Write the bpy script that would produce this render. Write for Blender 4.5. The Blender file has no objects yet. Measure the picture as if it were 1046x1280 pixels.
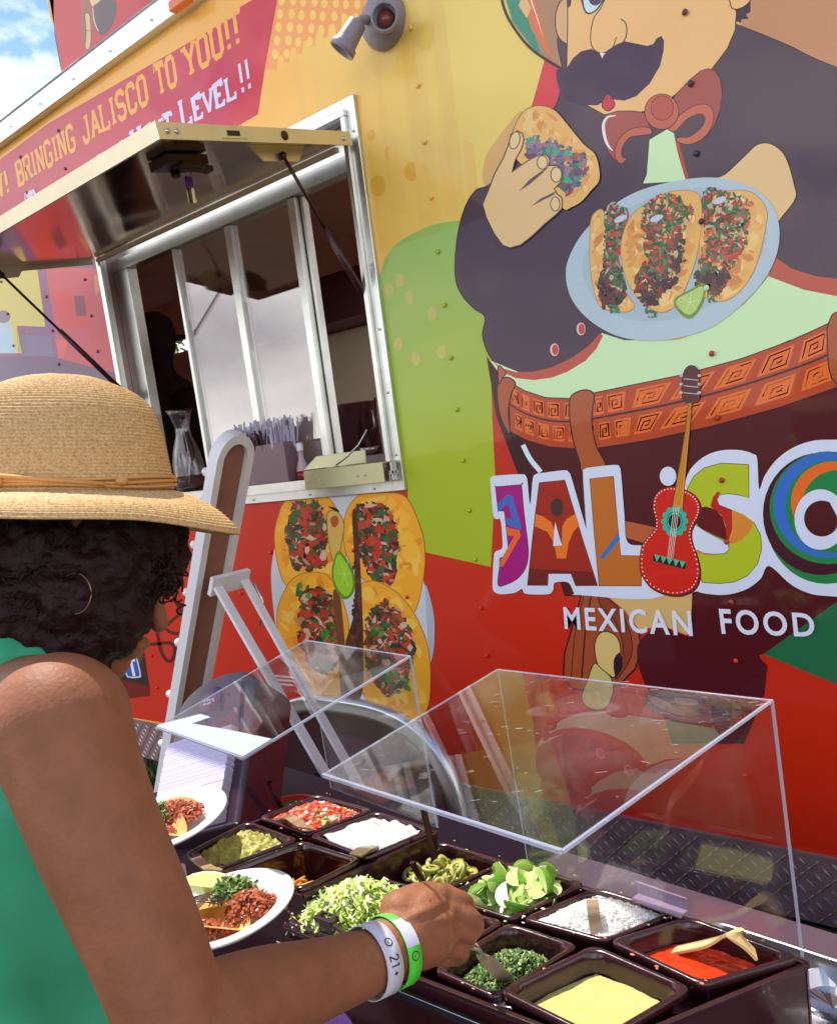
import bpy, bmesh, math, random
from mathutils import Vector, Matrix, noise, geometry
random.seed(7)
V = Vector
sc = bpy.context.scene
# ------------------------------------------------------------------ camera
F = 1066.0; CX, CY = 523.0, 710.0; IW, IH = 1046.0, 1280.0
def _n(v): return v.normalized()
_dH = _n(V((-732-CX, 722-CY, F))); _dV = _n(V((1500-CX, 8200-CY, F)))
_X = -_dH; _Zd = _n(_dV-_X*_dV.dot(_X)); _Z = -_Zd; _Y = _Z.cross(_X)
EYE = V((0, 0, 1.6)); WY = 1.8
cam_d = bpy.data.cameras.new('camera'); cam = bpy.data.objects.new('camera', cam_d)
sc.collection.objects.link(cam)
right = V((_X[0], _Y[0], _Z[0])); down = V((_X[1], _Y[1], _Z[1])); fwd = V((_X[2], _Y[2], _Z[2]))
M = Matrix((right, -down, -fwd)).transposed().to_4x4(); M.translation = EYE
cam.matrix_world = M
cam_d.sensor_fit = 'HORIZONTAL'; cam_d.sensor_width = 36; cam_d.lens = 36*F/IW
cam_d.shift_y = (CY-IH/2)/IW; cam_d.clip_start = .02; cam_d.clip_end = 2000
sc.camera = cam
# ------------------------------------------------------------------ light
SUN_EL, SUN_AZ = 66, 168      # azimuth of the sun, degrees in the xy plane
w = bpy.data.worlds.new('World'); sc.world = w; w.use_nodes = True
nt = w.node_tree; nd = nt.nodes; ln = nt.links
bg = nd['Background']; bg.inputs[1].default_value = .09
sky = nd.new('ShaderNodeTexSky'); sky.sky_type = 'NISHITA'; sky.sun_disc = False
sky.sun_elevation = math.radians(SUN_EL); sky.sun_rotation = math.radians(90-SUN_AZ)
sky.air_density = 1.0; sky.dust_density = .15; sky.ozone_density = 4
tc = nd.new('ShaderNodeTexCoord'); mp = nd.new('ShaderNodeMapping'); mp.inputs['Scale'].default_value = (1, 1, 1.9)
mp.inputs['Location'].default_value = (.35, .1, .3)
nz = nd.new('ShaderNodeTexNoise'); nz.inputs['Scale'].default_value = 3.2; nz.inputs['Detail'].default_value = 9; nz.inputs['Roughness'].default_value = .58
sep = nd.new('ShaderNodeSeparateXYZ'); mr = nd.new('ShaderNodeMapRange')
mr.inputs['From Min'].default_value = .62; mr.inputs['From Max'].default_value = .45; mr.inputs['To Min'].default_value = -.03; mr.inputs['To Max'].default_value = .13
ad = nd.new('ShaderNodeMath'); ad.operation = 'ADD'
cr = nd.new('ShaderNodeValToRGB'); cr.color_ramp.elements[0].position = .52; cr.color_ramp.elements[1].position = .66
mx = nd.new('ShaderNodeMix'); mx.data_type = 'RGBA'
cl = nd.new('ShaderNodeTexNoise'); cl.inputs['Scale'].default_value = 2.1; cl.inputs['Detail'].default_value = 6
cc = nd.new('ShaderNodeValToRGB'); cc.color_ramp.elements[0].color = (4.6, 4.35, 4.6, 1); cc.color_ramp.elements[1].color = (13.4, 12.8, 12.2, 1)
cc.color_ramp.elements[0].position = .35; cc.color_ramp.elements[1].position = .6
ln.new(tc.outputs['Generated'], mp.inputs['Vector']); ln.new(mp.outputs[0], nz.inputs['Vector']); ln.new(tc.outputs['Generated'], sep.inputs[0])
ln.new(sep.outputs[2], mr.inputs['Value']); ln.new(nz.outputs[0], ad.inputs[0]); ln.new(mr.outputs[0], ad.inputs[1]); ln.new(ad.outputs[0], cr.inputs[0])
ln.new(mp.outputs[0], cl.inputs['Vector']); ln.new(cl.outputs[0], cc.inputs[0])
ln.new(cr.outputs[0], mx.inputs['Factor']); ln.new(sky.outputs[0], mx.inputs['A']); ln.new(cc.outputs[0], mx.inputs['B'])
ln.new(mx.outputs['Result'], bg.inputs[0])
sd = bpy.data.lights.new('sun', 'SUN'); sd.energy = 2.5; sd.angle = math.radians(.55); sd.color = (1, .95, .86)
so = bpy.data.objects.new('sun', sd); sc.collection.objects.link(so)
_e, _a = math.radians(SUN_EL), math.radians(SUN_AZ)
sdir = V((math.cos(_e)*math.cos(_a), math.cos(_e)*math.sin(_a), math.sin(_e)))
so.rotation_euler = sdir.to_track_quat('Z', 'Y').to_euler(); so.location = (0, 0, 8)
sc.view_settings.view_transform = 'Standard'; sc.view_settings.look = 'None'; sc.view_settings.gamma = 1
sc.view_settings.exposure = 1.3
sc.cycles.max_bounces = 10; sc.cycles.transparent_max_bounces = 24
# ------------------------------------------------------------------ helpers
def ray(x, y):
    v = V(((x-CX)/F, (y-CY)/F, 1)); return V((_X.dot(v), _Y.dot(v), _Z.dot(v)))
def atz(x, y, z): r = ray(x, y); return EYE+r*((z-1.6)/r.z)
def aty(x, y, Y): r = ray(x, y); return EYE+r*(Y/r.y)
def atx(x, y, X): r = ray(x, y); return EYE+r*(X/r.x)
def att(x, y, t): return EYE+ray(x, y)*t
def wp(x, y, off=0): return aty(x, y, WY-off)
def lin(c):
    return tuple(((v/255)/12.92 if v/255 <= .04045 else ((v/255+.055)/1.055)**2.4) for v in c)
MATS = {}
def mat(name, rgb=(128, 128, 128), rough=.5, metal=0, coat=0, bump=None, var=0, vscale=8, emit=None, sub=0, spec=.5, alpha=1, coatr=.05, aniso=None, trans=0):
    if name in MATS: return MATS[name]
    m = bpy.data.materials.new(name); m.use_nodes = True; t = m.node_tree; n = t.nodes; l = t.links
    b = n['Principled BSDF']; c = lin(rgb)
    b.inputs['Base Color'].default_value = (*c, 1); b.inputs['Roughness'].default_value = rough; b.inputs['Metallic'].default_value = metal
    b.inputs['Coat Weight'].default_value = coat; b.inputs['Coat Roughness'].default_value = coatr; b.inputs['Specular IOR Level'].default_value = spec
    if trans: b.inputs['Transmission Weight'].default_value = trans
    if sub:
        b.inputs['Subsurface Weight'].default_value = sub; b.inputs['Subsurface Radius'].default_value = (.012, .005, .003); b.inputs['Subsurface Scale'].default_value = .6
    tcn = n.new('ShaderNodeTexCoord')
    if var:
        q = n.new('ShaderNodeTexNoise'); q.inputs['Scale'].default_value = vscale; q.inputs['Detail'].default_value = 6; q.inputs['Roughness'].default_value = .62
        r = n.new('ShaderNodeValToRGB'); r.color_ramp.elements[0].position = .3; r.color_ramp.elements[1].position = .7
        r.color_ramp.elements[0].color = (*[max(0, v*(1-var)) for v in c], 1); r.color_ramp.elements[1].color = (*[min(1, v*(1+var)) for v in c], 1)
        l.new(tcn.outputs['Object'], q.inputs['Vector']); l.new(q.outputs[0], r.inputs[0]); l.new(r.outputs[0], b.inputs['Base Color'])
    if bump:
        q = n.new('ShaderNodeTexNoise'); q.inputs['Scale'].default_value = bump[0]; q.inputs['Detail'].default_value = bump[2] if len(bump) > 2 else 4
        bp = n.new('ShaderNodeBump'); bp.inputs['Strength'].default_value = 1; bp.inputs['Distance'].default_value = bump[1]
        l.new(tcn.outputs['Object'], q.inputs['Vector']); l.new(q.outputs[0], bp.inputs['Height']); l.new(bp.outputs[0], b.inputs['Normal'])
        if coat: l.new(bp.outputs[0], b.inputs['Coat Normal'])
    MATS[name] = m; return m
def acrylic(name, tint=(.96, .97, .98), ior=1.49, rough=.0, mul=1.0, haze=0.0):
    if name in MATS: return MATS[name]
    m = bpy.data.materials.new(name); m.use_nodes = True; t = m.node_tree; n = t.nodes; l = t.links
    for x in list(n): n.remove(x)
    o = n.new('ShaderNodeOutputMaterial'); tr = n.new('ShaderNodeBsdfTransparent'); tr.inputs[0].default_value = (*tint, 1)
    g = n.new('ShaderNodeBsdfGlossy'); g.inputs['Roughness'].default_value = rough; g.inputs[0].default_value = (1, 1, 1, 1)
    fr = n.new('ShaderNodeFresnel'); gm = n.new('ShaderNodeNewGeometry'); mz = n.new('ShaderNodeMapRange'); mz.inputs['To Min'].default_value = ior; mz.inputs['To Max'].default_value = 1/ior; l.new(gm.outputs['Backfacing'], mz.inputs['Value']); l.new(mz.outputs[0], fr.inputs[0]); mm = n.new('ShaderNodeMath'); mm.operation = 'MULTIPLY'; mm.inputs[1].default_value = mul
    mi = n.new('ShaderNodeMixShader')
    l.new(fr.outputs[0], mm.inputs[0]); l.new(mm.outputs[0], mi.inputs[0]); l.new(tr.outputs[0], mi.inputs[1]); l.new(g.outputs[0], mi.inputs[2])
    if haze:
        df = n.new('ShaderNodeBsdfDiffuse'); df.inputs[0].default_value = (.8, .8, .85, 1); m2 = n.new('ShaderNodeMixShader'); 
        tcn = n.new('ShaderNodeTexCoord'); q = n.new('ShaderNodeTexNoise'); q.inputs['Scale'].default_value = 9; q.inputs['Detail'].default_value = 8
        mr2 = n.new('ShaderNodeMapRange'); mr2.inputs['From Min'].default_value = .45; mr2.inputs['From Max'].default_value = .75; mr2.inputs['To Max'].default_value = haze
        l.new(tcn.outputs['Object'], q.inputs['Vector']); l.new(q.outputs[0], mr2.inputs['Value']); l.new(mr2.outputs[0], m2.inputs[0])
        l.new(mi.outputs[0], m2.inputs[1]); l.new(df.outputs[0], m2.inputs[2]); l.new(m2.outputs[0], o.inputs[0])
    else: l.new(mi.outputs[0], o.inputs[0])
    MATS[name] = m; return m
OFF = {}
def thing(name, label, cat, loc=(0, 0, 0), group=None, kind=None):
    o = bpy.data.objects.new(name, None); sc.collection.objects.link(o); o.empty_display_size = .05
    o.location = loc; OFF[o.name] = V(loc); tag(o, label, cat, group, kind); return o
def tag(o, label=None, cat=None, group=None, kind=None):
    if label: o['label'] = label
    if cat: o['category'] = cat
    if group: o['group'] = group
    if kind: o['kind'] = kind
    return o
def cat_rom(P, closed=False, n=6):
    P = [V(p) for p in P]; N = len(P); out = []
    if N < 3: return P
    rng = range(N) if closed else range(N-1)
    for i in rng:
        a = P[(i-1) % N] if closed or i > 0 else P[0]*2-P[1]
        b = P[i]; c = P[(i+1) % N]; d = P[(i+2) % N] if closed or i+2 < N else P[-1]*2-P[-2]
        for k in range(n):
            t = k/n; out.append(.5*((2*b)+(c-a)*t+(2*a-5*b+4*c-d)*t*t+(3*b-a-3*c+d)*t**3))
    if not closed: out.append(P[-1])
    return out
class MB:
    def __init__(s): s.v = []; s.f = []; s.m = []
    def add(s, vs, fs, mi=0):
        o = len(s.v); s.v += [V(v) for v in vs]
        for f in fs: s.f.append([i+o for i in f]); s.m.append(mi)
        return s
    def box(s, c, d, R=None, mi=0):
        c = V(c); x, y, z = [k/2 for k in d]; vs = [V((i*x, j*y, k*z)) for i in (-1, 1) for j in (-1, 1) for k in (-1, 1)]
        if R is not None: vs = [R @ v for v in vs]
        return s.add([c+v for v in vs], [(0, 1, 3, 2), (4, 6, 7, 5), (0, 4, 5, 1), (2, 3, 7, 6), (0, 2, 6, 4), (1, 5, 7, 3)], mi)
    def bx(s, x0, x1, y0, y1, z0, z1, mi=0): return s.box(((x0+x1)/2, (y0+y1)/2, (z0+z1)/2), (abs(x1-x0), abs(y1-y0), abs(z1-z0)), None, mi)
    def bar(s, a, b, w_, h_, up=(0, 0, 1), mi=0):
        a = V(a); b = V(b); d = b-a; L = d.length; x = d.normalized(); u = V(up); y = u.cross(x)
        if y.length < 1e-4: y = V((0, 1, 0)).cross(x)
        y.normalize(); z = x.cross(y); R = Matrix((x, y, z)).transposed()
        return s.box((a+b)/2, (L, w_, h_), R, mi)
    def slab(s, quad, n_, mi=0):          # quad of 4+ points and a thickness vector
        q = [V(p) for p in quad]; n_ = V(n_); k = len(q)
        return s.add(q+[p+n_ for p in q], [tuple(range(k))[::-1], tuple(range(k, 2*k))]+[(i, (i+1) % k, (i+1) % k+k, i+k) for i in range(k)], mi)
    def tube(s, path, r, seg=10, cap=True, mi=0, flat=1.0, up=None):
        P = [V(p) for p in path]; n = len(P); rs = r if isinstance(r, (list, tuple)) else [r]*n
        vs = []; prev = None
        for i in range(n):
            t = (P[min(i+1, n-1)]-P[max(i-1, 0)]).normalized()
            if prev is None:
                a = V(up) if up else V((0, 0, 1))
                if abs(a.dot(t)) > .95: a = V((1, 0, 0))
                x = (a-t*a.dot(t)).normalized()
            else: x = (prev-t*prev.dot(t)).normalized()
            prev = x; y = t.cross(x)
            for k in range(seg):
                an = 2*math.pi*k/seg; vs.append(P[i]+x*math.cos(an)*rs[i]*flat+y*math.sin(an)*rs[i])
        fs = [(i*seg+k, i*seg+(k+1) % seg, (i+1)*seg+(k+1) % seg, (i+1)*seg+k) for i in range(n-1) for k in range(seg)]
        if cap: fs += [tuple(range(seg))[::-1], tuple(range((n-1)*seg, n*seg))]
        return s.add(vs, fs, mi)
    def lathe(s, prof, c=(0, 0, 0), seg=32, R=None, sx=1, sy=1, mi=0, wob=None):
        vs = []; c = V(c)
        for (r, z) in prof:
            for k in range(seg):
                an = 2*math.pi*k/seg; v = V((r*sx*math.cos(an), r*sy*math.sin(an), z))
                if wob: v = wob(v, an, r)
                vs.append(c+(R @ v if R is not None else v))
        fs = [(i*seg+k, i*seg+(k+1) % seg, (i+1)*seg+(k+1) % seg, (i+1)*seg+k) for i in range(len(prof)-1) for k in range(seg)]
        return s.add(vs, fs, mi)
    def ball(s, c, r, seg=10, mi=0, sx=1, sy=1, sz=1, R=None):
        n = seg//2+1; prof = [(max(1e-5, r*math.sin(math.pi*i/n)), -r*math.cos(math.pi*i/n)*sz) for i in range(n+1)]
        return s.lathe(prof, c, seg, R, sx, sy, mi)
    def build(s, name, mats, parent=None, smooth=False, bevel=0, seg=2, weld=False):
        me = bpy.data.meshes.new(name); off = OFF[parent.name] if parent is not None and parent.name in OFF else V((0, 0, 0))
        me.from_pydata([tuple(v-off) for v in s.v], [], s.f)
        if not isinstance(mats, (list, tuple)): mats = [mats]
        for m in mats: me.materials.append(m)
        if len(mats) > 1: me.polygons.foreach_set('material_index', s.m)
        bm = bmesh.new(); bm.from_mesh(me)
        if weld: bmesh.ops.remove_doubles(bm, verts=bm.verts, dist=1e-5)
        bmesh.ops.recalc_face_normals(bm, faces=bm.faces); bm.to_mesh(me); bm.free()
        if smooth: me.polygons.foreach_set('use_smooth', [True]*len(me.polygons))
        me.update()
        o = bpy.data.objects.new(name, me); sc.collection.objects.link(o)
        if parent is not None:
            o.parent = parent; OFF[o.name] = off
        if bevel:
            b = o.modifiers.new('bevel', 'BEVEL'); b.width = bevel; b.segments = seg; b.limit_method = 'ANGLE'; b.angle_limit = math.radians(40)
            me.polygons.foreach_set('use_smooth', [True]*len(me.polygons))
            try: b.harden_normals = True
            except Exception: pass
        return o
def top(o, label, cat, group=None, kind=None): return tag(o, label, cat, group, kind)
# dark things carry the faded maroon black of the place
M_black = mat('black_plastic', (56, 22, 28), .22, coat=.3, spec=.5, bump=(60, .0004))
M_blackmat = mat('dark_cloth', (74, 52, 66), .75, bump=(220, .0006))
M_steel = mat('stainless_steel', (190, 188, 186), .28, 1, bump=(5, .0015), var=.08, vscale=30)
M_alum = mat('bare_aluminium', (215, 217, 212), .34, 1, var=.1, vscale=14, bump=(30, .0004))
M_white = mat('white_paint', (232, 232, 236), .4, coat=.2, var=.04, vscale=12)
M_dark = mat('dark_interior', (58, 18, 26), .5, var=.2, vscale=4)
M_chrome = mat('chrome', (200, 200, 205), .12, 1)
M_edge = mat('acrylic_edge', (200, 204, 228), .2, spec=.6)
_t = M_edge.node_tree; _m = _t.nodes.new('ShaderNodeMixShader'); _r = _t.nodes.new('ShaderNodeBsdfTransparent'); _m.inputs[0].default_value = .45
_t.links.new(_t.nodes['Principled BSDF'].outputs[0], _m.inputs[2]); _t.links.new(_r.outputs[0], _m.inputs[1]); _t.links.new(_m.outputs[0], _t.nodes['Material Output'].inputs[0])
M_acr = acrylic('clear_acrylic', haze=.03)
M_glass = acrylic('window_glass', (.82, .82, .86), 1.9, .0, 1.7)
# ------------------------------------------------------------------ flat print on the vinyl wrap
VIN = {}
def vinyl(c, var=0):
    c = tuple(int(max(0, min(255, k))) for k in c); key0 = c
    g_ = sum(c)/3; c = tuple(int(max(0, min(255, g_+(k-g_)*1.07+6))) for k in c) if sum(c) > 330 else c
    if c not in VIN:
        VIN[c] = mat('vinyl_%02x%02x%02x' % c, c, .38, coat=.5, coatr=.04, bump=(3.2, .0024, 2), spec=.25, var=var, vscale=6)
    return VIN[c]
def inside(p, poly):
    x, y = p; r = False; n = len(poly); j = n-1
    for i in range(n):
        xi, yi = poly[i][0], poly[i][1]; xj, yj = poly[j][0], poly[j][1]
        if (yi > y) != (yj > y) and x < (xj-xi)*(y-yi)/(yj-yi+1e-12)+xi: r = not r
        j = i
    return r
class Print:
    def __init__(s, base=.0005, step=.00005, T=(0, 0, 1), mapf=None):
        s.b = base; s.st = step; s.mb = MB(); s.mats = []; s.T = T; s.mapf = mapf or (lambda x, y, o: wp(x, y, o))
    def z(s, *T): s.T = T or (0, 0, 1); return s
    def px(s, p): return (s.T[0]+p[0]/s.T[2], s.T[1]+p[1]/s.T[2])
    def mi(s, c):
        if isinstance(c, tuple): c = vinyl(c)
        if c not in s.mats: s.mats.append(c)
        return s.mats.index(c)
    def raw(s, pts, c, step=True):
        if step: s.b += s.st
        vs = [s.mapf(x, y, s.b) for x, y in pts]
        tri = geometry.tessellate_polygon([[V((x, y, 0)) for x, y in pts]])
        s.mb.add(vs, [tuple(t) for t in tri], s.mi(c))
    def fill(s, pts, c, sm=True, out=None, ow=1.2):
        P = [s.px(p) for p in pts]
        if sm: P = [(v.x, v.y) for v in cat_rom([V((x, y, 0)) for x, y in P], True, 5)]
        s.raw(P, c)
        if out: s._rib(P+[P[0]], out, ow)
        return s
    def ell(s, cx, cy, rx, ry, c, out=None, ow=1.2, rot=0, n=40):
        P = []
        for i in range(n):
            a = 2*math.pi*i/n; x, y = rx*math.cos(a), ry*math.sin(a)
            P.append((cx+x*math.cos(rot)-y*math.sin(rot), cy+x*math.sin(rot)+y*math.cos(rot)))
        return s.fill(P, c, False, out, ow)
    def _rib(s, P, c, wd, taper=None):
        s.b += s.st; n = len(P); L = []; Rr = []
        closed = (abs(P[0][0]-P[-1][0])+abs(P[0][1]-P[-1][1])) < 1e-6
        for i in range(n):
            if closed: a = P[i-1] if i > 0 else P[-2]; b = P[i+1] if i < n-1 else P[1]
            else: a = P[max(0, i-1)]; b = P[min(n-1, i+1)]
            d = V((b[0]-a[0], b[1]-a[1], 0))
            if d.length < 1e-9: d = V((1, 0, 0))
            d.normalize(); h = wd/2
            if i not in (0, n-1) or closed:
                e = V((P[i][0]-a[0], P[i][1]-a[1], 0))
                if e.length > 1e-9: h = h/max(.55, abs(e.normalized().dot(d)))
            if taper: h *= taper(i/(n-1))
            L.append((P[i][0]-d.y*h, P[i][1]+d.x*h)); Rr.append((P[i][0]+d.y*h, P[i][1]-d.x*h))
        vs = [s.mapf(x, y, s.b) for x, y in L]+[s.mapf(x, y, s.b) for x, y in Rr]
        s.mb.add(vs, [(i, i+1, n+i+1, n+i) for i in range(n-1)], s.mi(c))
    def line(s, pts, c, wd=1.5, sm=True, taper=None):
        P = [s.px(p) for p in pts]
        if sm and len(P) > 2: P = [(v.x, v.y) for v in cat_rom([V((x, y, 0)) for x, y in P], False, 6)]
        s._rib(P, c, wd, taper); return s
    def chips(s, poly, cols, n, size, seed=1, curl=0, elong=1.6):
        rnd = random.Random(seed); P = [s.px(p) for p in poly]; xs = [p[0] for p in P]; ys = [p[1] for p in P]; k = 0; tr = 0
        b0 = s.b
        while k < n and tr < n*20:
            tr += 1; x, y = rnd.uniform(min(xs), max(xs)), rnd.uniform(min(ys), max(ys))
            if not inside((x, y), P): continue
            k += 1; c = rnd.choice(cols); r = rnd.uniform(*size)/s.T[2]; e = rnd.uniform(1, elong); a0 = rnd.uniform(0, 6.28); m = rnd.choice((4, 5, 6, 7))
            pts = []
            for i in range(m):
                a = 6.28*i/m; q = r*rnd.uniform(.6, 1.2); u, v_ = q*e*math.cos(a), q*math.sin(a)/e
                pts.append((x+u*math.cos(a0)-v_*math.sin(a0), y+u*math.sin(a0)+v_*math.cos(a0)))
            if not all(inside(q_, P) for q_ in pts): continue
            s.b = b0+s.st*(1+2.0*k/n); vs = [s.mapf(px_, py_, s.b) for px_, py_ in pts]
            s.mb.add(vs, [tuple(range(m))], s.mi(c))
        s.b = b0+s.st*4; return s
    def build(s, name, parent): return s.mb.build(name, s.mats, parent)
# stroke lettering on a 4 x 6 grid
G = {'W': [[(0, 6), (1, 0), (2, 4), (3, 0), (4, 6)]], '!': [[(1, 6), (1, 2)], [(1, 1), (1, 0)]],
 'B': [[(.5, 0), (.5, 6), (3, 6), (3.6, 5.2), (3.6, 3.9), (3, 3.1), (3.7, 2.3), (3.7, .8), (3, 0), (.5, 0)], [(.5, 3.1), (3, 3.1)]],
 'R': [[(.5, 0), (.5, 6), (3, 6), (3.6, 5.2), (3.6, 3.8), (3, 3), (.5, 3)], [(2.2, 3), (3.7, 0)]], 'I': [[(1, 0), (1, 6)]],
 'N': [[(.5, 0), (.5, 6), (3.5, 0), (3.5, 6)]], 'G': [[(3.6, 4.6), (3.6, 5.2), (2.9, 6), (1.1, 6), (.4, 5.2), (.4, .8), (1.1, 0), (2.9, 0), (3.6, .8), (3.6, 2.6), (2.2, 2.6)]],
 'J': [[(3.2, 6), (3.2, .9), (2.5, 0), (1.2, 0), (.5, .9), (.5, 1.8)]], 'A': [[(.2, 0), (2, 6), (3.8, 0)], [(.9, 2), (3.1, 2)]],
 'L': [[(.5, 6), (.5, 0), (3.6, 0), (3.6, 1.4)]], 'S': [[(3.6, 4.7), (3.6, 5.2), (2.9, 6), (1.1, 6), (.4, 5.2), (.4, 3.9), (1.1, 3.1), (2.9, 2.9), (3.6, 2.1), (3.6, .8), (2.9, 0), (1.1, 0), (.4, .8), (.4, 1.3)]],
 'C': [[(3.6, 4.4), (3.6, 5.2), (2.9, 6), (1.1, 6), (.4, 5.2), (.4, .8), (1.1, 0), (2.9, 0), (3.6, .8), (3.6, 1.6)]],
 'O': [[(2, 6), (1.1, 6), (.4, 5.2), (.4, .8), (1.1, 0), (2.9, 0), (3.6, .8), (3.6, 5.2), (2.9, 6), (2, 6)]], 'T': [[(0, 5), (0, 6), (4, 6), (4, 5)], [(2, 6), (2, 0)]],
 'Y': [[(0, 6), (2, 3), (4, 6)], [(2, 3), (2, 0)]], 'U': [[(.4, 6), (.4, .8), (1.1, 0), (2.9, 0), (3.6, .8), (3.6, 6)]],
 'E': [[(3.6, 4.9), (3.6, 6), (.5, 6), (.5, 0), (3.6, 0), (3.6, 1.1)], [(.5, 3), (2.7, 3)]], 'X': [[(.3, 6), (3.7, 0)], [(3.7, 6), (.3, 0)]], 'V': [[(0, 6), (2, 0), (4, 6)]],
 'H': [[(.5, 0), (.5, 6)], [(3.5, 0), (3.5, 6)], [(.5, 3), (3.5, 3)]], 'M': [[(.2, 0), (.5, 6), (2, 1.5), (3.5, 6), (3.8, 0)]], 'F': [[(.5, 0), (.5, 6), (3.5, 6)], [(.5, 3.2), (3, 3.2)]],
 'D': [[(.5, 0), (.5, 6), (2.4, 6), (3.7, 4.6), (3.7, 1.4), (2.4, 0), (.5, 0)]], '2': [[(.4, 4.8), (1, 6), (2.8, 6), (3.6, 5), (3.4, 3.7), (.4, 0), (3.8, 0)]], '1': [[(.8, 4.8), (2, 6), (2, 0)]], '+': [[(.6, 3), (3.4, 3)], [(2, 1.6), (2, 4.4)]], ' ': []}
NARROW = {'I': 2, '!': 2}
SER = {'W': [(0, 6), (4, 6)], '!': [], 'B': [(.5, 0), (.5, 6)], 'R': [(.5, 0), (.5, 6), (3.7, 0)], 'I': [(1, 0), (1, 6)], 'N': [(.5, 0), (.5, 6), (3.5, 6)], 'J': [(3.0, 6)],
 'A': [(.2, 0), (3.8, 0)], 'L': [(.5, 6), (.5, 0)], 'T': [(2, 0)], 'Y': [(0, 6), (4, 6), (2, 0)], 'U': [(.4, 6), (3.6, 6)], 'E': [(.5, 0), (.5, 6)], 'X': [(.3, 6), (3.7, 0), (3.7, 6), (.3, 0)], 'V': [(0, 6), (4, 6)], 'H': [(.5, 0), (.5, 6), (3.5, 0), (3.5, 6)]}
def letters(pr, text, fmap, c, th=1.0, slab=False, gap=1.0, round_=False):
    """fmap(u in 0..1, v in 0..1) -> pixel; text fills u 0..1"""
    tot = sum(NARROW.get(ch, 4)+gap+(0.5 if slab else 0) for ch in text)-gap; x = 0
    old = pr.mapf
    pr.mapf = lambda a, b, o: old(*fmap(a/tot, (b+0)/6.0), o); T = pr.T; pr.T = (0, 0, 1)
    for ch in text:
        wd = NARROW.get(ch, 4)
        sts = []
        for st in G[ch]:
            cur = [st[0]]
            for q in range(1, len(st)):
                cur.append(st[q])
                if q < len(st)-1:
                    a = V((st[q][0]-st[q-1][0], st[q][1]-st[q-1][1])).normalized(); b = V((st[q+1][0]-st[q][0], st[q+1][1]-st[q][1])).normalized()
                    if a.dot(b) < -.3: sts.append(cur); cur = [st[q]]
            sts.append(cur)
        for st in sts:
            P = [(x+p[0], p[1]) for p in st]
            if round_ and ch in 'OCDSJUG' and len(P) > 4:
                P = [(v.x, v.y) for v in cat_rom([V((a, b, 0)) for a, b in P], False, 5)]
            pr._rib(P, c, th)
        if slab:
            for p in SER.get(ch, []):
                yy = p[1]+(-.28 if p[1] > 3 else .28); pr._rib([(x+p[0]-.95, yy), (x+p[0]+.95, yy)], c, .75)
        x += wd+gap+(0.5 if slab else 0)
    pr.mapf = old; pr.T = T
# ------------------------------------------------------------------ ground, grass
M_grass = mat('lawn_soil', (62, 54, 38), .95, bump=(40, .01), var=.3, vscale=5)
g = MB().add([(-300, -300, 0), (300, -300, 0), (300, 300, 0), (-300, 300, 0)], [(0, 1, 2, 3)]).build('ground', M_grass); tag(g, kind='structure')
rnd = random.Random(3); mb = MB()
for i in range(9000):
    x, y = rnd.uniform(-5.5, -2.2), rnd.uniform(.9, 4.2); h = rnd.uniform(.03, .09); a = rnd.uniform(0, 6.28); b = rnd.uniform(.003, .006); lx, ly = rnd.gauss(0, .025), rnd.gauss(0, .025)
    mb.add([(x-b*math.cos(a), y-b*math.sin(a), 0), (x+b*math.cos(a), y+b*math.sin(a), 0), (x+lx, y+ly, h)], [(0, 1, 2)], i % 3)
o = mb.build('grass', [mat('grass_blade', (120, 160, 62), .6), mat('grass_blade_dark', (84, 124, 44), .6), mat('grass_blade_dry', (176, 172, 96), .7)])
top(o, 'short green grass growing on the ground behind the table and under the truck', 'grass', kind='stuff')
# ------------------------------------------------------------------ food truck
TR = thing('food_truck', 'colourful food truck with printed side wall and open serving window', 'food truck', (-1.5, WY, 0))
X0, X1, Z0, Z1 = -2.89, -1.556, 1.486, 2.524          # outer rim of the window frame
XL, XR, ZB, ZT = -7.0, 2.6, .47, 3.0
# wall sheet with the opening
o0, o1, p0, p1 = X0+.03, X1-.03, Z0+.03, Z1-.03
mb = MB(); th = .05
for a, b, c, d in ((XL, o0, ZB, ZT), (o1, XR, ZB, ZT), (o0, o1, ZB, p0), (o0, o1, p1, ZT)): mb.bx(a, b, WY, WY+th, c, d)
mb.build('side_wall', vinyl((241, 203, 98)), TR)
# interior
ib = MB(); ib.bx(-6.9, 2.5, 1.87, 3.98, .9, .94); ib.bx(-6.9, 2.5, 1.87, 3.98, 2.9, 2.94)
ib.bx(-6.98, -6.92, 1.87, 3.98, .5, 2.95); ib.bx(-6.9, -6.88, 1.87, 3.98, .5, .6)
hx0, hx1 = aty(213, 430, 3.98).x, aty(238, 430, 3.98).x; hz0, hz1 = aty(225, 440, 3.98).z, aty(225, 421, 3.98).z
for a, b, c, d in ((-6.9, hx0, .5, 2.95), (hx1, -.2, .5, 2.95), (hx0, hx1, .5, hz0), (hx0, hx1, hz1, 2.95)): ib.bx(a, b, 3.98, 4.02, c, d)  # right end and part of back wall opened out of view, for daylight
ib.build('interior_shell', mat('interior_panel', (246, 206, 200), .55, var=.12, vscale=3), TR)
MB().bx(-6.98, 2.56, 1.82, 4.02, 2.96, 2.99).build('roof', M_alum, TR)
MB().bx(XL, XR, 1.86, 4.0, .42, .5).build('chassis', mat('chassis', (40, 24, 26), .7), TR)
tr_ = MB().bx(XL, XR, WY-.03, WY+.03, 2.972, 3.04); tr_.bx(XL, XR, WY-.034, WY+.05, 3.04, 3.046); tr_.build('roof_trim', mat('trim_metal', (226, 230, 234), .3, .85, bump=(9, .0008), var=.07), TR, bevel=.003)
rv = MB().ball((0, 0, 0), .0062, 8, sy=.55); riv0 = None
RM = {}
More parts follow.
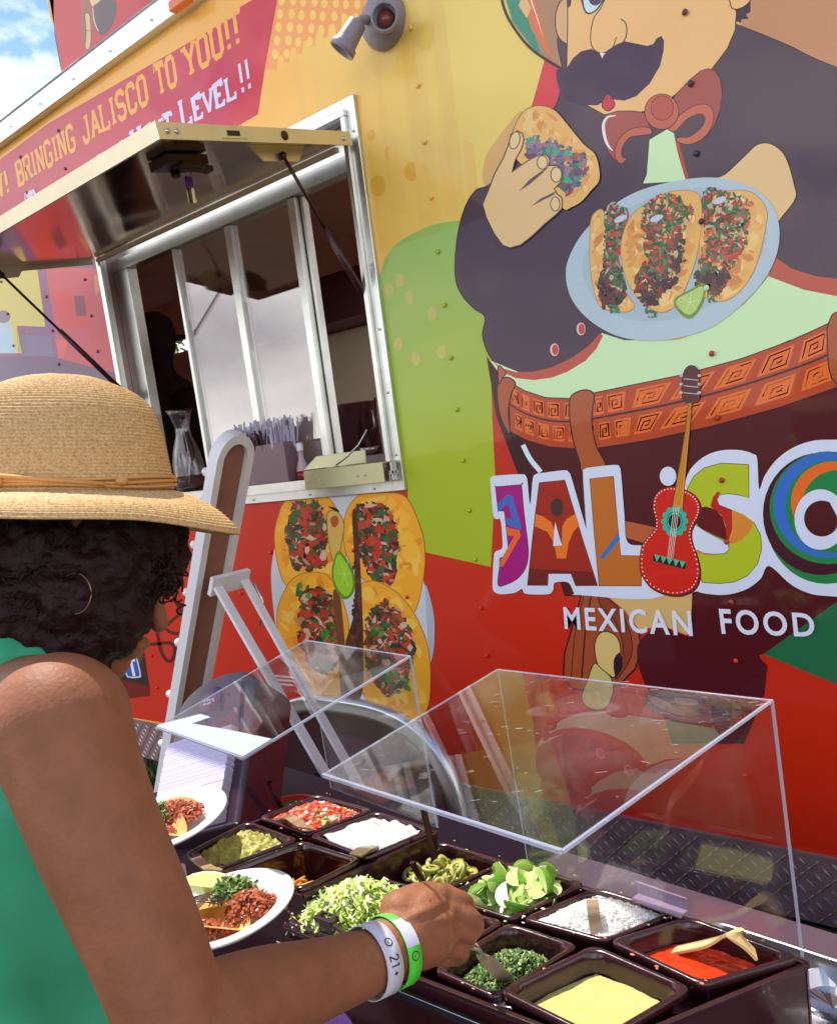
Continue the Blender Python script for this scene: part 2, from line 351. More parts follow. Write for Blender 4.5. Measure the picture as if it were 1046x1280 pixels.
def wallcol(x, y):
    if x < 130: return (150, 80, 110)
    if x < 640: return (241, 203, 98) if y < 285 else ((174, 196, 58) if y < 700 and x > 500 else (214, 42, 14))
    if x < 860: return (214, 42, 14) if y > 700 else (110, 60, 70)
    if y < 60: return (246, 196, 128)
    if y < 300: return (70, 54, 78)
    if y < 440: return (212, 244, 190)
    return (178, 60, 40) if y < 800 else (214, 42, 14)
def rivet(x, z, y=WY, m=None, s=1):
    global riv0
    if m is None and y > WY-.01:
        v_ = _X*(x)+_Y*y+_Z*(z-1.6); v_ = V((x, y, z-1.6)); cxp = CX+F*v_.dot(right)/v_.dot(fwd); cyp = CY+F*v_.dot(down)/v_.dot(fwd); m = vinyl(wallcol(cxp, cyp))
    if riv0 is None:
        o = MB().ball((0, 0, 0), .0062, 8, sy=.55).build('rivet', M_alum, None, True); riv0 = o
    else:
        o = riv0.copy(); sc.collection.objects.link(o)
    if m is not None:
        key = m.name
        if key not in RM:
            RM[key] = riv0.data.copy(); RM[key].materials.clear(); RM[key].materials.append(m)
        o.data = RM[key]
    o.parent = TR; o.location = (x+1.5, y-WY-.0025, z); o.scale = (s, s, s)
    return o
for i in range(22): rivet(-5.2+i*.24, 3.0, WY-.031, s=.7)
# --- wrap artwork
P = Print(.0004, .00001)
YEL = (244, 206, 100)
def rect(x0, x1, z0, z1, c, pr=P):
    pr.b += pr.st; pr.mb.add([(x0, WY-pr.b, z0), (x1, WY-pr.b, z0), (x1, WY-pr.b, z1), (x0, WY-pr.b, z1)], [(0, 1, 2, 3)], pr.mi(c))
# yellow field varies from orange to pale, with soft vertical streaks of reflection painted in
my = vinyl((241, 203, 98)); t_ = my.node_tree; n_ = t_.nodes; l_ = t_.links; b_ = n_['Principled BSDF']
tcn = n_.new('ShaderNodeTexCoord'); sp = n_.new('ShaderNodeSeparateXYZ'); l_.new(tcn.outputs['Object'], sp.inputs[0])
mr_ = n_.new('ShaderNodeMapRange'); mr_.inputs['From Min'].default_value = -.5; mr_.inputs['From Max'].default_value = .35; l_.new(sp.outputs[0], mr_.inputs['Value'])
r_ = n_.new('ShaderNodeValToRGB'); r_.color_ramp.elements[0].color = (*lin((255, 186, 80)), 1); r_.color_ramp.elements[1].color = (*lin((250, 222, 112)), 1); l_.new(mr_.outputs[0], r_.inputs[0])
mpn = n_.new('ShaderNodeMapping'); mpn.inputs['Scale'].default_value = (9, 1, .15); q_ = n_.new('ShaderNodeTexNoise'); q_.inputs['Scale'].default_value = 1.6; l_.new(tcn.outputs['Object'], mpn.inputs[0]); l_.new(mpn.outputs[0], q_.inputs[0])
mxn = n_.new('ShaderNodeMix'); mxn.data_type = 'RGBA'; mrn = n_.new('ShaderNodeMapRange'); mrn.inputs['From Min'].default_value = .5; mrn.inputs['From Max'].default_value = .62; mrn.inputs['To Max'].default_value = .35; l_.new(q_.outputs[0], mrn.inputs['Value']); l_.new(mrn.outputs[0], mxn.inputs['Factor'])
l_.new(r_.outputs[0], mxn.inputs['A']); mxn.inputs['B'].default_value = (*lin((238, 190, 96)), 1); l_.new(mxn.outputs['Result'], b_.inputs['Base Color'])
WS = (241, 203, 98)
rect(X1-.02, XR, ZB+.16, 2.968, WS); rect(XL, X0+.02, 2.3, 2.968, WS); rect(X0+.02, X1-.02, Z1-.02, 2.968, WS)
GR = (174, 196, 58)
mg = vinyl(GR); t_ = mg.node_tree; n_ = t_.nodes; l_ = t_.links; b_ = n_['Principled BSDF']
tcn = n_.new('ShaderNodeTexCoord'); sp = n_.new('ShaderNodeSeparateXYZ'); l_.new(tcn.outputs['Object'], sp.inputs[0]); mr_ = n_.new('ShaderNodeMapRange'); mr_.inputs['From Min'].default_value = 1.6; mr_.inputs['From Max'].default_value = 2.25; l_.new(sp.outputs[2], mr_.inputs['Value'])
r_ = n_.new('ShaderNodeValToRGB'); r_.color_ramp.elements[0].color = (*lin((176, 196, 34)), 1); r_.color_ramp.elements[1].color = (*lin((164, 204, 108)), 1); l_.new(mr_.outputs[0], r_.inputs[0]); l_.new(r_.outputs[0], b_.inputs['Base Color'])
P.fill([(474, 350), (490, 310), (530, 285), (570, 276), (625, 280), (700, 300), (720, 500), (720, 720), (615, 712), (560, 700), (534, 693), (512, 640), (508, 610), (490, 480), (478, 390)], GR)
# trim the green where the window is: cover strip is the frame itself
RED = (214, 42, 14)
mrd = vinyl(RED); b_ = mrd.node_tree.nodes['Principled BSDF']
P.fill([(1300, 560), (900, 640), (720, 700), (615, 709), (530, 690), (511, 640), (509, 611), (300, 629), (120, 646), (-400, 700), (-400, 760), (-400, 805), (200, 903), (573, 978), (1300, 1128)], RED, False)
P.fill([(613, 450), (615, 520), (619, 600), (613, 712), (700, 730), (720, 600), (660, 480), (640, 450)], (206, 44, 22), False)
P.fill([(712, -30), (690, 40), (665, 130), (640, 200), (700, 260), (760, 100), (760, -30)], (222, 52, 62), False)
P.fill([(655, 140), (620, 175), (606, 200), (606, 232), (640, 250)], (226, 178, 110))
# halftone corner
P.z(340, 0, 2.989)
P.fill([(-60, 0), (370, -10), (365, 40), (350, 55), (330, 60), (322, 110), (300, 115), (290, 60), (262, 70), (255, 120), (240, 125), (232, 88), (212, 92), (208, 138), (192, 140), (186, 112), (165, 118), (160, 172), (142, 172), (136, 148), (118, 152), (112, 200), (92, 200), (88, 176), (70, 180), (64, 232), (46, 230), (40, 205), (22, 208), (18, 258), (0, 256), (-30, 262)], (240, 158, 84), False)
for i in range(9):
    for j in range(6):
        x, y = 12+i*43+j*6, 200-i*22.5-j*50+(22 if i % 2 else 0)
        if y > -40 and y < 225: P.ell(x, y, 12, 19, (246, 200, 96), n=12)
P.z()
# pale bubbles and streaks low on the yellow field
for x, y, r in ((464, 168, 7), (488, 191, 10), (514, 214, 12), (472, 232, 13)): P.ell(x, y, r*.75, r, (232, 178, 70), n=18)
for k in range(4): P.fill([(482+k*32, 165+k*3), (494+k*32, 168+k*3), (510+k*30, 265+k*1), (496+k*30, 268+k*1)], (240, 200, 104), False)
for x, y in ((500, 350), (512, 372), (486, 362), (540, 392), (552, 440), (498, 430), (520, 448)): P.ell(x, y, 6, 9, (196, 190, 96), n=16)
P.build('background_print', TR)
# slogan band
S = Print(.0013, .00001)
band = (206, 44, 78)
S.fill([(-600, 560), (-600, 660), (-400, 560), (60, 270), (240, 170), (297, 156), (320, 142), (348, -12), (60, 120+34), (0, 199)], band, False)
S.fill([(300, 8), (346, -18), (322, 142), (297, 157), (285, 158)], (212, 40, 60), False)
def fm(px0, pz0, px1, pz1, off=0):
    pass
zT, zB = wp(257, 36).z, wp(263, 75).z
def zpx(x, z): return x
def word(text, xa, xb, ya, yb, zt, zb, c, th, slab=True, pr=S):
    Xa, Xb = wp(xa, ya).x, wp(xb, yb).x; old = pr.mapf
    pr.mapf = lambda a, b, o: V((a, WY-o, b))
    letters(pr, text, lambda u, v: (Xa+(Xb-Xa)*u, zb+(zt-zb)*v), c, th, slab, .55)
    pr.mapf = old
YT = (246, 172, 66)
zt1 = (wp(192, 84).z+wp(298, 14).z)/2; zb1 = (wp(201, 115).z+wp(303, 53).z)/2
word('YOU!!', 231, 301, 74, 34, zt1, zb1, YT, 1.15); word('TO', 195, 222, 98, 92, zt1, zb1, YT, 1.15)
word('JALISCO', 103, 186, 166, 114, zt1, zb1, YT, 1.15); word('BRINGING', 22, 96, 220, 178, zt1, zb1, YT, 1.15); word('NOW!', -30, 14, 262, 230, zt1, zb1, YT, 1.15)
zt2 = wp(228, 124).z; zb2 = wp(240, 153).z; ze = zt2-(zt2-zb2)*.12
WT = (226, 214, 240)
word('L', 226, 240, 140, 132, zt2, zb2, WT, 1.3); word('EVEL', 242, 296, 135, 105, ze-.008, zb2, WT, 1.25); word('!!', 299, 314, 95, 85, zt2, zb2, WT, 1.2)
word('N', 165, 179, 175, 168, zt2, zb2, WT, 1.3); word('EXT', 181, 217, 168, 148, ze-.008, zb2, WT, 1.25)
word('THE', 124, 156, 200, 180, ze-.01, zb2, WT, 1.25); word('T', 34, 46, 252, 244, zt2, zb2, WT, 1.3)
S.build('slogan_print', TR)
# left street scene print
L = Print(.0013, .00001).z(0, 300, 4.755)
L.fill([(-900, -200), (610, 120), (740, 900), (760, 1560), (-900, 1560)], (150, 88, 124), False)
L.fill([(270, 160), (610, 170), (700, 800), (380, 760), (340, 620)], (214, 82, 88), False)
L.fill([(310, 300), (360, 300), (420, 330), (520, 340), (560, 520), (370, 520)], (222, 70, 60), False)
L.fill([(-900, 130), (220, 165), (270, 515), (100, 508), (130, 672), (-900, 672)], (226, 206, 100), False)
L.fill([(-60, 500), (-10, 480), (60, 488), (95, 672), (-60, 672)], (190, 214, 226), False); L.ell(20, 455, 42, 38, (140, 120, 130))
L.fill([(130, 560), (300, 575), (320, 690), (140, 680)], (132, 112, 140), False)
L.fill([(440, 330), (500, 330), (515, 450), (455, 450)], (150, 56, 70), False); L.fill([(330, 590), (400, 590), (380, 700), (350, 700)], (236, 96, 90), False)
L.fill([(560, 220), (580, 210), (600, 260), (570, 330)], (236, 150, 90)); L.fill([(-900, 690), (300, 690), (720, 800), (740, 960), (-900, 960)], (122, 84, 116), False)
for k in range(6): L.line([(100+k*9, 520), (112+k*9, 670)], (120, 100, 60), .5)
L.build('street_scene_print', TR)
# dark photo print with icons and script behind the customer's face
D = Print(.0013, .00001)
D.fill([(60, 680), (163, 700), (187, 862), (60, 846)], (52, 24, 22), False)
D.fill([(130, 845), (187, 858), (187, 870), (165, 873), (120, 868)], (120, 14, 8), False)
D.z(100, 780, 4.755)
D.chips([(100, 20), (350, 10), (400, 280), (140, 320)], [(84, 40, 22), (110, 66, 30), (60, 20, 16), (40, 10, 14)], 160, (6, 30), 5, elong=2.4)
def rr(x0, y0, x1, y1, sk, r): return [(x0+r+sk*0, y0), (x1-r, y0-10), (x1, y0+r-8), (x1+sk, y1-r), (x1+sk-r, y1), (x0+sk+r, y1), (x0+sk, y1-r), (x0, y0+r)]
D.fill(rr(226, 108, 316, 320, 46, 22), (226, 226, 240), True); D.fill(rr(233, 116, 309, 313, 45, 20), (44, 92, 190), True)
D.fill([(312, 128), (290, 132), (284, 160), (290, 196), (282, 200), (286, 226), (296, 228), (314, 312), (330, 310), (312, 226), (328, 222), (322, 196), (306, 196), (300, 165), (316, 156)], (238, 240, 250), False)
D.fill([(86, 228), (166, 210), (182, 286), (176, 298), (128, 297), (100, 275)], (206, 228, 30)); D.fill([(112, 236), (146, 222), (156, 246), (138, 262), (120, 256)], (240, 244, 250))
D.z(0, 440, 3.047)
scr = (92, 6, 10)
D.line([(640, 810), (648, 870), (665, 940), (692, 992)], scr, 4.2); D.line([(588, 900), (600, 950), (618, 1040), (662, 1072), (690, 1060), (700, 1000), (670, 1010), (625, 1050)], scr, 3.6)
D.line([(576, 930), (590, 1010), (604, 1100), (622, 1160), (650, 1178), (666, 1140), (650, 1110), (572, 1114)], scr, 4.2)
D.build('icon_print', TR)
exec_face = None
# --- mariachi figure (flat print)
A = Print(.0013, .000008)
JK = (80, 56, 72); OUT = (52, 20, 34); SK = (246, 196, 128); SK2 = (236, 200, 140); TER = (190, 84, 62)
# trousers
A.fill([(622, 455), (640, 520), (662, 600), (690, 690), (705, 745), (800, 748), (862, 745), (862, 796), (820, 784), (800, 800), (806, 850), (826, 885), (840, 930), (930, 930), (955, 868), (958, 838), (948, 819), (1046, 792), (1300, 740), (1300, 400), (1046, 420), (800, 440)], (84, 12, 22), False)
A.fill([(608, 445), (625, 470), (655, 560), (690, 690), (680, 700), (650, 600), (620, 520)], (60, 12, 22), False)
A.fill([(1046, 752), (1300, 640), (1300, 960), (1046, 856), (954, 818)], (34, 112, 70), False)
# hat brim and background of hat
A.fill([(624, -30), (640, 26), (665, 60), (712, 90), (712, -60)], (178, 132, 96), False)
A.fill([(640, -30), (632, 0), (641, 26), (668, 62), (676, 66), (664, 30), (652, -30)], (34, 150, 118), False)
A.fill([(648, -20), (664, 36), (690, 74), (680, 40), (664, -20)], (226, 116, 66), False); A.fill([(655, -10), (664, 10), (658, 22), (648, 6)], (238, 190, 130), False)
A.line([(622, -30), (630, 10), (645, 38), (668, 64), (712, 92)], OUT, 3.5); A.line([(662, -5), (672, 24), (679, 48)], (244, 244, 240), 2, taper=lambda t: 1-t)
A.fill([(915, -60), (925, 35), (985, 60), (1046, 86), (1300, 190), (1300, -60)], (204, 142, 100), False)
# jacket
jk = [(700, 40), (703, 90), (695, 130), (672, 160), (640, 200), (612, 230), (594, 238), (580, 262), (571, 300), (569, 345), (577, 368), (592, 385), (606, 396), (603, 420), (612, 445), (628, 459), (655, 467), (690, 462), (728, 440), (753, 417), (800, 430), (900, 400), (960, 340), (985, 336), (1010, 346), (1060, 352), (1300, 352), (1300, 180), (1046, 84), (985, 56), (920, 30), (880, 20), (760, 20)]
A.fill(jk, JK, True, OUT, 1.4)
# shirt, lapels
A.z(660, 0, 3.487)
A.fill([(527, 607), (605, 560), (637, 578), (650, 650), (690, 790), (500, 800), (515, 760)], (212, 244, 190), False, OUT, 1)
A.fill([(637, 578), (650, 596), (665, 650), (700, 775), (685, 780), (650, 660)], (196, 62, 40), False)
# face
A.fill([(172, -120), (171, 100), (168, 290), (180, 330), (240, 440), (260, 460), (330, 498), (400, 490), (500, 486), (560, 470), (640, 412), (730, 330), (800, 300), (868, 210), (902, 130), (908, 50), (880, -10), (870, -120)], SK, False, OUT, 1.3)
A.fill([(872, -60), (880, 10), (892, 36), (925, 34), (960, 10), (985, -40)], SK, True, OUT, 1.4)
A.fill([(905, 40), (925, 36), (970, 5), (968, 50), (950, 60), (960, 80), (930, 82), (925, 98), (906, 88)], (60, 20, 52), False)
A.fill([(172, -20), (140, 5), (120, 60), (122, 130), (140, 170), (168, 190)], (226, 178, 122), False); A.line([(172, -20), (140, 5), (120, 60), (122, 130), (140, 170), (168, 190)], OUT, 1.4)
A.line([(170, -60), (172, 100), (167, 295)], OUT, 1.3)
A.fill([(192, -30), (186, 20), (172, 35), (170, -30)], (60, 30, 70), False)
A.fill([(236, -30), (240, 25), (252, 52), (268, 57), (298, 40), (318, 12), (326, -30)], (214, 236, 246), True, OUT, 1.5)
A.ell(292, -8, 28, 30, (66, 50, 92)); A.line([(236, -30), (242, 30), (262, 56), (296, 42), (330, -5)], OUT, 1.8)
A.line([(340, -20), (318, 30), (285, 80), (272, 150), (278, 200), (305, 226), (340, 224), (368, 205), (384, 160)], OUT, 1.2); A.line([(404, 80), (424, 98), (430, 130), (424, 165), (410, 185)], OUT, 1.4)
A.fill([(312, 225), (330, 228), (322, 252)], (240, 240, 230), False)
MO = (66, 30, 72)
A.fill([(310, 228), (275, 211), (230, 222), (195, 252), (170, 292), (122, 304), (124, 345), (140, 400), (180, 440), (240, 456), (300, 458), (345, 432), (372, 432), (420, 437), (470, 418), (530, 362), (575, 285), (590, 220), (592, 175), (580, 154), (560, 165), (545, 190), (520, 198), (470, 188), (420, 178), (385, 192), (345, 218), (322, 252)], MO, False)
A.fill([(345, 408), (375, 440), (374, 465), (350, 482), (328, 472), (322, 448)], (214, 36, 60), True, OUT, 1)
# bow tie
BT = (178, 78, 68)
A.fill([(640, 415), (700, 350), (750, 308), (785, 297), (815, 306), (838, 345), (846, 410), (838, 470), (815, 540), (780, 590), (730, 622), (690, 627), (650, 612), (640, 575), (620, 480)], BT, False, OUT, 1)
A.fill([(610, 555), (660, 500), (720, 462), (770, 452), (800, 470), (808, 515), (790, 570), (750, 610), (700, 628), (655, 618), (648, 600), (700, 595), (745, 565), (768, 530), (765, 500), (740, 496), (690, 520), (640, 570)], (200, 104, 72), True, OUT, .9)
A.fill([(640, 572), (690, 522), (735, 498), (766, 505), (766, 535), (740, 570), (700, 594), (648, 598)], JK, True)
A.fill([(335, 500), (390, 482), (460, 482), (515, 492), (530, 555), (470, 558), (430, 580), (405, 615), (400, 655), (425, 692), (405, 710), (378, 698), (350, 665), (325, 600), (322, 540)], BT, False, OUT, 1)
A.fill([(532, 558), (535, 582), (480, 590), (440, 600), (412, 640), (408, 680), (428, 690), (405, 712), (382, 690), (378, 650), (400, 600), (440, 565), (490, 552)], (198, 100, 72), True, OUT, .9)
A.line([(382, 502), (345, 510), (328, 545), (335, 600), (350, 635), (368, 655)], (246, 240, 240), 3, taper=lambda t: .3+math.sin(t*3.1))
A.ell(582, 485, 74, 77, (196, 98, 70), OUT, 1); A.ell(584, 469, 49, 53, (188, 84, 68), OUT, .8)
# belly: shirt, terracotta hem
A.z()
A.fill([(612, 450), (640, 488), (662, 500), (700, 504), (760, 492), (860, 468), (950, 440), (1046, 400), (1300, 320), (1300, 352), (1046, 368), (1000, 358), (965, 340), (930, 380), (850, 425), (780, 425), (752, 416), (735, 440), (700, 462), (660, 470)], (212, 244, 190), False)
A.z(560, 380, 4.023)
A.fill([(225, 285), (270, 322), (340, 342), (430, 340), (520, 318), (620, 272), (700, 215), (762, 148), (780, 158), (745, 225), (690, 285), (600, 340), (520, 370), (430, 382), (340, 372), (270, 340)], TER, False)
A.z()
A.fill([(970, 322), (990, 336), (1020, 345), (1060, 350), (1300, 352), (1300, 380), (1046, 370), (1005, 362), (960, 345)], TER, False)
# belt
T = [(636, 476), (655, 488), (682, 497), (716, 498), (742, 491), (771, 485), (854, 468), (927, 448), (990, 425), (1046, 399), (1130, 350)]
B = [(637, 539), (659, 551), (689, 559), (719, 561), (748, 560), (780, 555), (811, 550), (888, 533), (975, 509), (1046, 484), (1130, 440)]
A.fill(T+B[::-1], (196, 72, 30), False, OUT, 1.3)
Tc = cat_rom([V((a, b, 0)) for a, b in T], False, 8); Bc = cat_rom([V((a, b, 0)) for a, b in B], False, 8)
def bp_(s, v):
    n = len(Tc)-1; k = max(0, min(n-1e-6, s*n)); i = int(k); f = k-i; a = Tc[i].lerp(Tc[i+1], f); b = Bc[i].lerp(Bc[i+1], f); q = a.lerp(b, v); return (q.x, q.y)
A.raw([bp_(i/60, .44) for i in range(61)]+[bp_(i/60, .475) for i in range(60, -1, -1)], OUT)
for row, (v0, v1) in enumerate(((.08, .40), (.55, .86))):
    s = .02+row*.012
    for k in range(15):
        ds = .050+.0016*k; a, b = s, s+ds*.82; s += ds+.008
        if b > .99: break
        sk = .006
        A.raw([bp_(a+sk, v0), bp_(b+sk, v0), bp_(b, v1), bp_(a, v1)], (232, 112, 40)); A.b -= A.st
        q = lambda u, v: bp_(a+(b-a)*u+sk*(1-v), v0+(v1-v0)*v)
        A.line([q(.12, .86), q(.14, .14), q(.86, .12), q(.88, .82), q(.34, .84), q(.36, .38), q(.66, .36), q(.66, .6), q(.5, .62)], (176, 58, 20), 1.5, False)
A.b += A.st*2
A.z(560, 380, 4.023); LP = (184, 90, 44)
A.fill([(612, 480), (638, 447), (690, 431), (728, 445), (734, 480), (722, 560), (728, 640), (748, 720), (788, 795), (780, 830), (680, 850), (660, 790), (630, 690), (612, 580)], LP, True, OUT, 1.6)
A.fill([(250, 405), (268, 375), (305, 370), (338, 398), (318, 450), (302, 540), (312, 640), (300, 645), (265, 570), (247, 470)], LP, True, OUT, 1.6)
A.fill([(252, 310), (290, 345), (275, 368), (255, 400)], (190, 90, 70), True, OUT, 1.2)
A.z(); A.fill([(1052, 388), (1037, 400), (1034, 425), (1046, 480), (1120, 470), (1120, 380)], LP, True, OUT, 1.6)
A.fill([(775, 650), (800, 655), (822, 660), (815, 682), (782, 672)], (186, 96, 52), False)
for x, y in ((726, 411), (693, 437)): A.ell(x, y, 5.6, 8, (238, 196, 190)); A.ell(x+.8, y, 4, 6.5, (196, 80, 66))
# right hand behind the plate
A.fill([(880, 232), (905, 218), (930, 195), (947, 180), (965, 180), (982, 196), (993, 232), (994, 248), (978, 270), (960, 290), (930, 300)], SK2, True, OUT, 1.3)
# lower strap, boot and hands
A.z(580, 540, 2.245)
A.fill([(330, 455), (400, 452), (450, 480), (488, 545), (496, 610), (480, 665), (440, 705), (390, 730), (300, 720), (278, 690), (282, 620), (300, 560)], (176, 82, 40), False, OUT, 1.8)
A.fill([(378, 458), (430, 490), (465, 560), (470, 625), (440, 680), (425, 690), (445, 630), (440, 570), (415, 520), (388, 500)], (150, 62, 30), True, OUT, 1.2)
A.line([(356, 460), (340, 560), (330, 690)], OUT, 1.8); A.line([(335, 460), (312, 560), (300, 690)], OUT, 1)
A.fill([(400, 560), (425, 572), (438, 600), (436, 650), (422, 688), (404, 680), (375, 655), (366, 600), (378, 568)], (228, 196, 124), True, OUT, 1.4)
A.fill([(365, 650), (385, 665), (412, 690), (418, 725), (405, 765), (380, 780), (345, 772), (330, 745), (345, 700)], (214, 196, 120), True, OUT, 1.2)
A.fill([(438, 620), (420, 640), (424, 685), (444, 660)], OUT, True)
A.fill([(395, 455), (640, 448), (636, 545), (625, 570), (560, 545), (490, 555), (450, 500)], (222, 184, 116), False)
A.line([(492, 600), (505, 660), (514, 720)], (226, 232, 250), 2.6); A.line([(165, 36), (185, 75), (215, 112)], (226, 240, 250), 6)
A.fill([(486, 600), (560, 548), (640, 600), (830, 640), (845, 690), (820, 760), (700, 790), (560, 760), (510, 715)], (84, 12, 22), True)
A.ell(640, 770, 140, 45, (104, 92, 92), None, rot=.12); A.ell(690, 768, 70, 26, (70, 64, 72), None, rot=.12)
A.fill([(512, 735), (560, 752), (600, 775), (625, 785), (615, 798), (570, 785), (530, 765)], (150, 128, 116), True, OUT, .8)
A.fill([(590, 745), (650, 752), (652, 768), (600, 765)], (158, 134, 120), True, OUT, .8)
A.build('mariachi_print', TR)
# tacos held by the printed figure
C = Print(.0034, .00001)
C.z(690, 210, 3.487)
C.fill([(60, 470), (75, 385), (140, 275), (260, 165), (400, 90), (600, 45), (750, 45), (880, 88), (960, 165), (990, 260), (980, 370), (925, 485), (820, 600), (700, 690), (560, 738), (420, 752), (280, 730), (160, 660), (85, 570)], (188, 206, 214), True)
C.fill([(130, 440), (190, 300), (310, 190), (480, 110), (680, 85), (850, 130), (930, 230), (925, 350), (850, 480), (700, 590), (520, 660), (340, 660), (200, 590)], (176, 196, 204), True)
for k in range(46):
    a = 6.28*k/46; cx_, cy_ = 525+math.cos(a)*395*1.02-40*math.sin(a)*0, 397-math.sin(a)*300
    C.line([(525+395*math.cos(a), 397-285*math.sin(a)-60*math.cos(a)), (525+440*math.cos(a), 397-325*math.sin(a)-66*math.cos(a))], (184, 210, 224), 2.2)
sh = (236, 186, 104); gch = [(56, 112, 62), (44, 92, 56), (84, 140, 74), (50, 100, 66), (196, 60, 46), (212, 84, 58), (128, 66, 56), (96, 56, 50), (66, 116, 62), (146, 116, 84), (190, 180, 150)]
dch = [(80, 40, 50), (64, 34, 46), (104, 54, 54), (50, 70, 50), (150, 60, 40), (60, 36, 44)]
def taco(shell, fill, seed, dark):
    C.fill(shell, sh, True, (190, 130, 60), .8); C.chips(shell, [(242, 200, 120), (226, 160, 78), (214, 138, 70), (246, 210, 136), (232, 176, 92)], 140, (12, 40), seed+50, elong=2)
    C.chips(dark, dch, 260, (8, 24), seed+20); C.chips(fill, [(186, 40, 36), (206, 62, 46), (150, 36, 40)], 26, (16, 34), seed+70, elong=1.4); C.chips(fill, gch, 520, (5, 15), seed, elong=2.2)
taco([(165, 260), (180, 200), (222, 184), (240, 300), (300, 500), (355, 590), (350, 615), (310, 627), (220, 610), (185, 545), (165, 420)], [(228, 150), (265, 140), (340, 180), (330, 260), (300, 350), (320, 500), (300, 560), (215, 480), (220, 330)], 1, [(215, 430), (320, 480), (335, 560), (290, 600), (222, 630), (188, 520)])
taco([(700, 120), (800, 95), (880, 110), (932, 175), (932, 250), (890, 420), (825, 530), (740, 580), (640, 540), (640, 400), (650, 200)], [(650, 70), (690, 55), (720, 85), (790, 95), (900, 140), (870, 180), (860, 330), (790, 440), (680, 480), (620, 440), (660, 300), (645, 180)], 2, [(620, 430), (760, 430), (790, 480), (720, 570), (610, 510)])
taco([(330, 230), (400, 160), (500, 105), (600, 98), (645, 130), (650, 250), (620, 420), (550, 580), (480, 628), (400, 590), (330, 500), (298, 360)], [(385, 160), (455, 108), (540, 100), (600, 150), (640, 180), (600, 240), (560, 330), (530, 480), (440, 500), (350, 520), (400, 380), (380, 230)], 3, [(345, 480), (560, 250), (590, 330), (550, 500), (480, 590), (410, 630), (350, 540)])
for x, y, a in ((298, 220, -.4), (455, 218, -.4), (730, 140, -.45)): C.ell(x, y, 30, 13, (206, 214, 232), rot=a)
for x, y in ((270, 610), (430, 635), (695, 565)): C.chips([(x-30, y-25), (x+30, y-25), (x+25, y+25), (x-25, y+25)], [(70, 140, 90), (50, 120, 70)], 18, (5, 12), x)
C.fill([(530, 575), (600, 530), (662, 502), (664, 560), (645, 610), (605, 654), (560, 636)], (110, 156, 50), True); C.fill([(540, 578), (600, 540), (655, 515), (655, 560), (636, 602), (605, 638), (568, 624)], (186, 214, 116), True)
for a in range(5): C.line([(600, 585), (600+45*math.cos(-2.6+a*1.15), 585+45*math.sin(-2.6+a*1.15))], (222, 236, 180), .8)
C.z(600, 120, 6.153)
C.fill([(300, 160), (360, 95), (450, 70), (530, 85), (600, 130), (700, 250), (800, 370), (880, 440), (914, 540), (915, 650), (850, 730), (780, 810), (700, 855), (640, 865), (520, 700), (350, 560), (225, 400), (255, 260)], (238, 188, 106), True, OUT, .7)
C.chips([(360, 95), (530, 85), (700, 250), (880, 440), (900, 640), (780, 790), (680, 840), (640, 700), (500, 330), (280, 300)], [(246, 204, 124), (234, 168, 84), (228, 150, 84), (244, 210, 140)], 120, (12, 60), 61, elong=2)
C.chips([(340, 300), (480, 290), (600, 330), (700, 370), (820, 420), (850, 560), (780, 700), (660, 780), (500, 600), (330, 480)], [(60, 170, 130), (84, 150, 130), (120, 104, 130), (150, 130, 150), (150, 84, 90), (90, 70, 92), (44, 130, 110), (180, 110, 96), (110, 90, 110)], 300, (14, 42), 62, elong=1.8)
C.fill([(220, 365), (238, 292), (285, 265), (325, 285), (338, 335), (318, 405), (270, 490), (244, 582), (330, 520), (390, 482), (455, 450), (500, 446), (525, 465), (538, 500), (525, 535), (555, 532), (590, 530), (625, 555), (637, 600), (620, 660), (570, 712), (595, 755), (625, 775), (634, 815), (628, 862), (590, 905), (500, 980), (400, 1075), (310, 1145), (230, 1166), (175, 1148), (110, 1060), (50, 940), (18, 830), (60, 730), (110, 600), (180, 470)], SK2, False, (90, 70, 60), 1.6)
C.fill([(298, 732), (380, 640), (480, 570), (540, 530), (470, 600), (390, 670)], (110, 84, 84), False); C.fill([(386, 852), (460, 790), (560, 740), (592, 728), (560, 762), (480, 800)], (110, 84, 84), False)
C.line([(245, 582), (330, 520), (395, 480), (455, 450)], (110, 84, 80), 1.4)
for x, y, rx, ry, ro in ((266, 338, 38, 68, .25), (478, 508, 40, 52, 0), (585, 602, 42, 58, 0), (577, 828, 36, 54, 0)): C.ell(x, y, rx, ry, (240, 208, 150), (110, 84, 60), 1.3, rot=ro)
C.build('printed_tacos', TR)
# taco photo under the window
K = Print(.0013, .00001).z(330, 600, 4.268)
K.fill([(460, 60), (300, 90), (120, 220), (45, 420), (45, 640), (90, 900), (200, 1120), (400, 1290), (640, 1330), (820, 1180), (900, 900), (880, 640), (800, 400), (720, 120), (600, 70)], (206, 212, 218), True)
K.fill([(860, 560), (905, 720), (905, 900), (880, 980), (870, 800)], (180, 186, 196), True)
to = (240, 168, 40)
fil = [(150, 40, 26), (178, 48, 30), (110, 36, 34), (84, 30, 30), (70, 82, 46), (54, 70, 40), (186, 130, 106), (200, 156, 128), (120, 50, 40), (96, 60, 36), (110, 70, 40), (60, 30, 28), (86, 96, 56)]
def tort(sh_, fi, sd, n=430):
    K.fill(sh_, to, True, (190, 110, 30), 1); K.chips(sh_, [(246, 184, 56), (236, 158, 34), (226, 142, 40), (250, 194, 80)], 110, (14, 60), sd+9, elong=1.7)
    K.chips(fi, fil, n+260, (9, 27), sd, elong=2.4); K.chips(fi, [(216, 176, 150), (70, 100, 50), (60, 88, 40), (196, 50, 30), (204, 66, 36), (40, 60, 34)], 110, (9, 30), sd+4, elong=1.8)
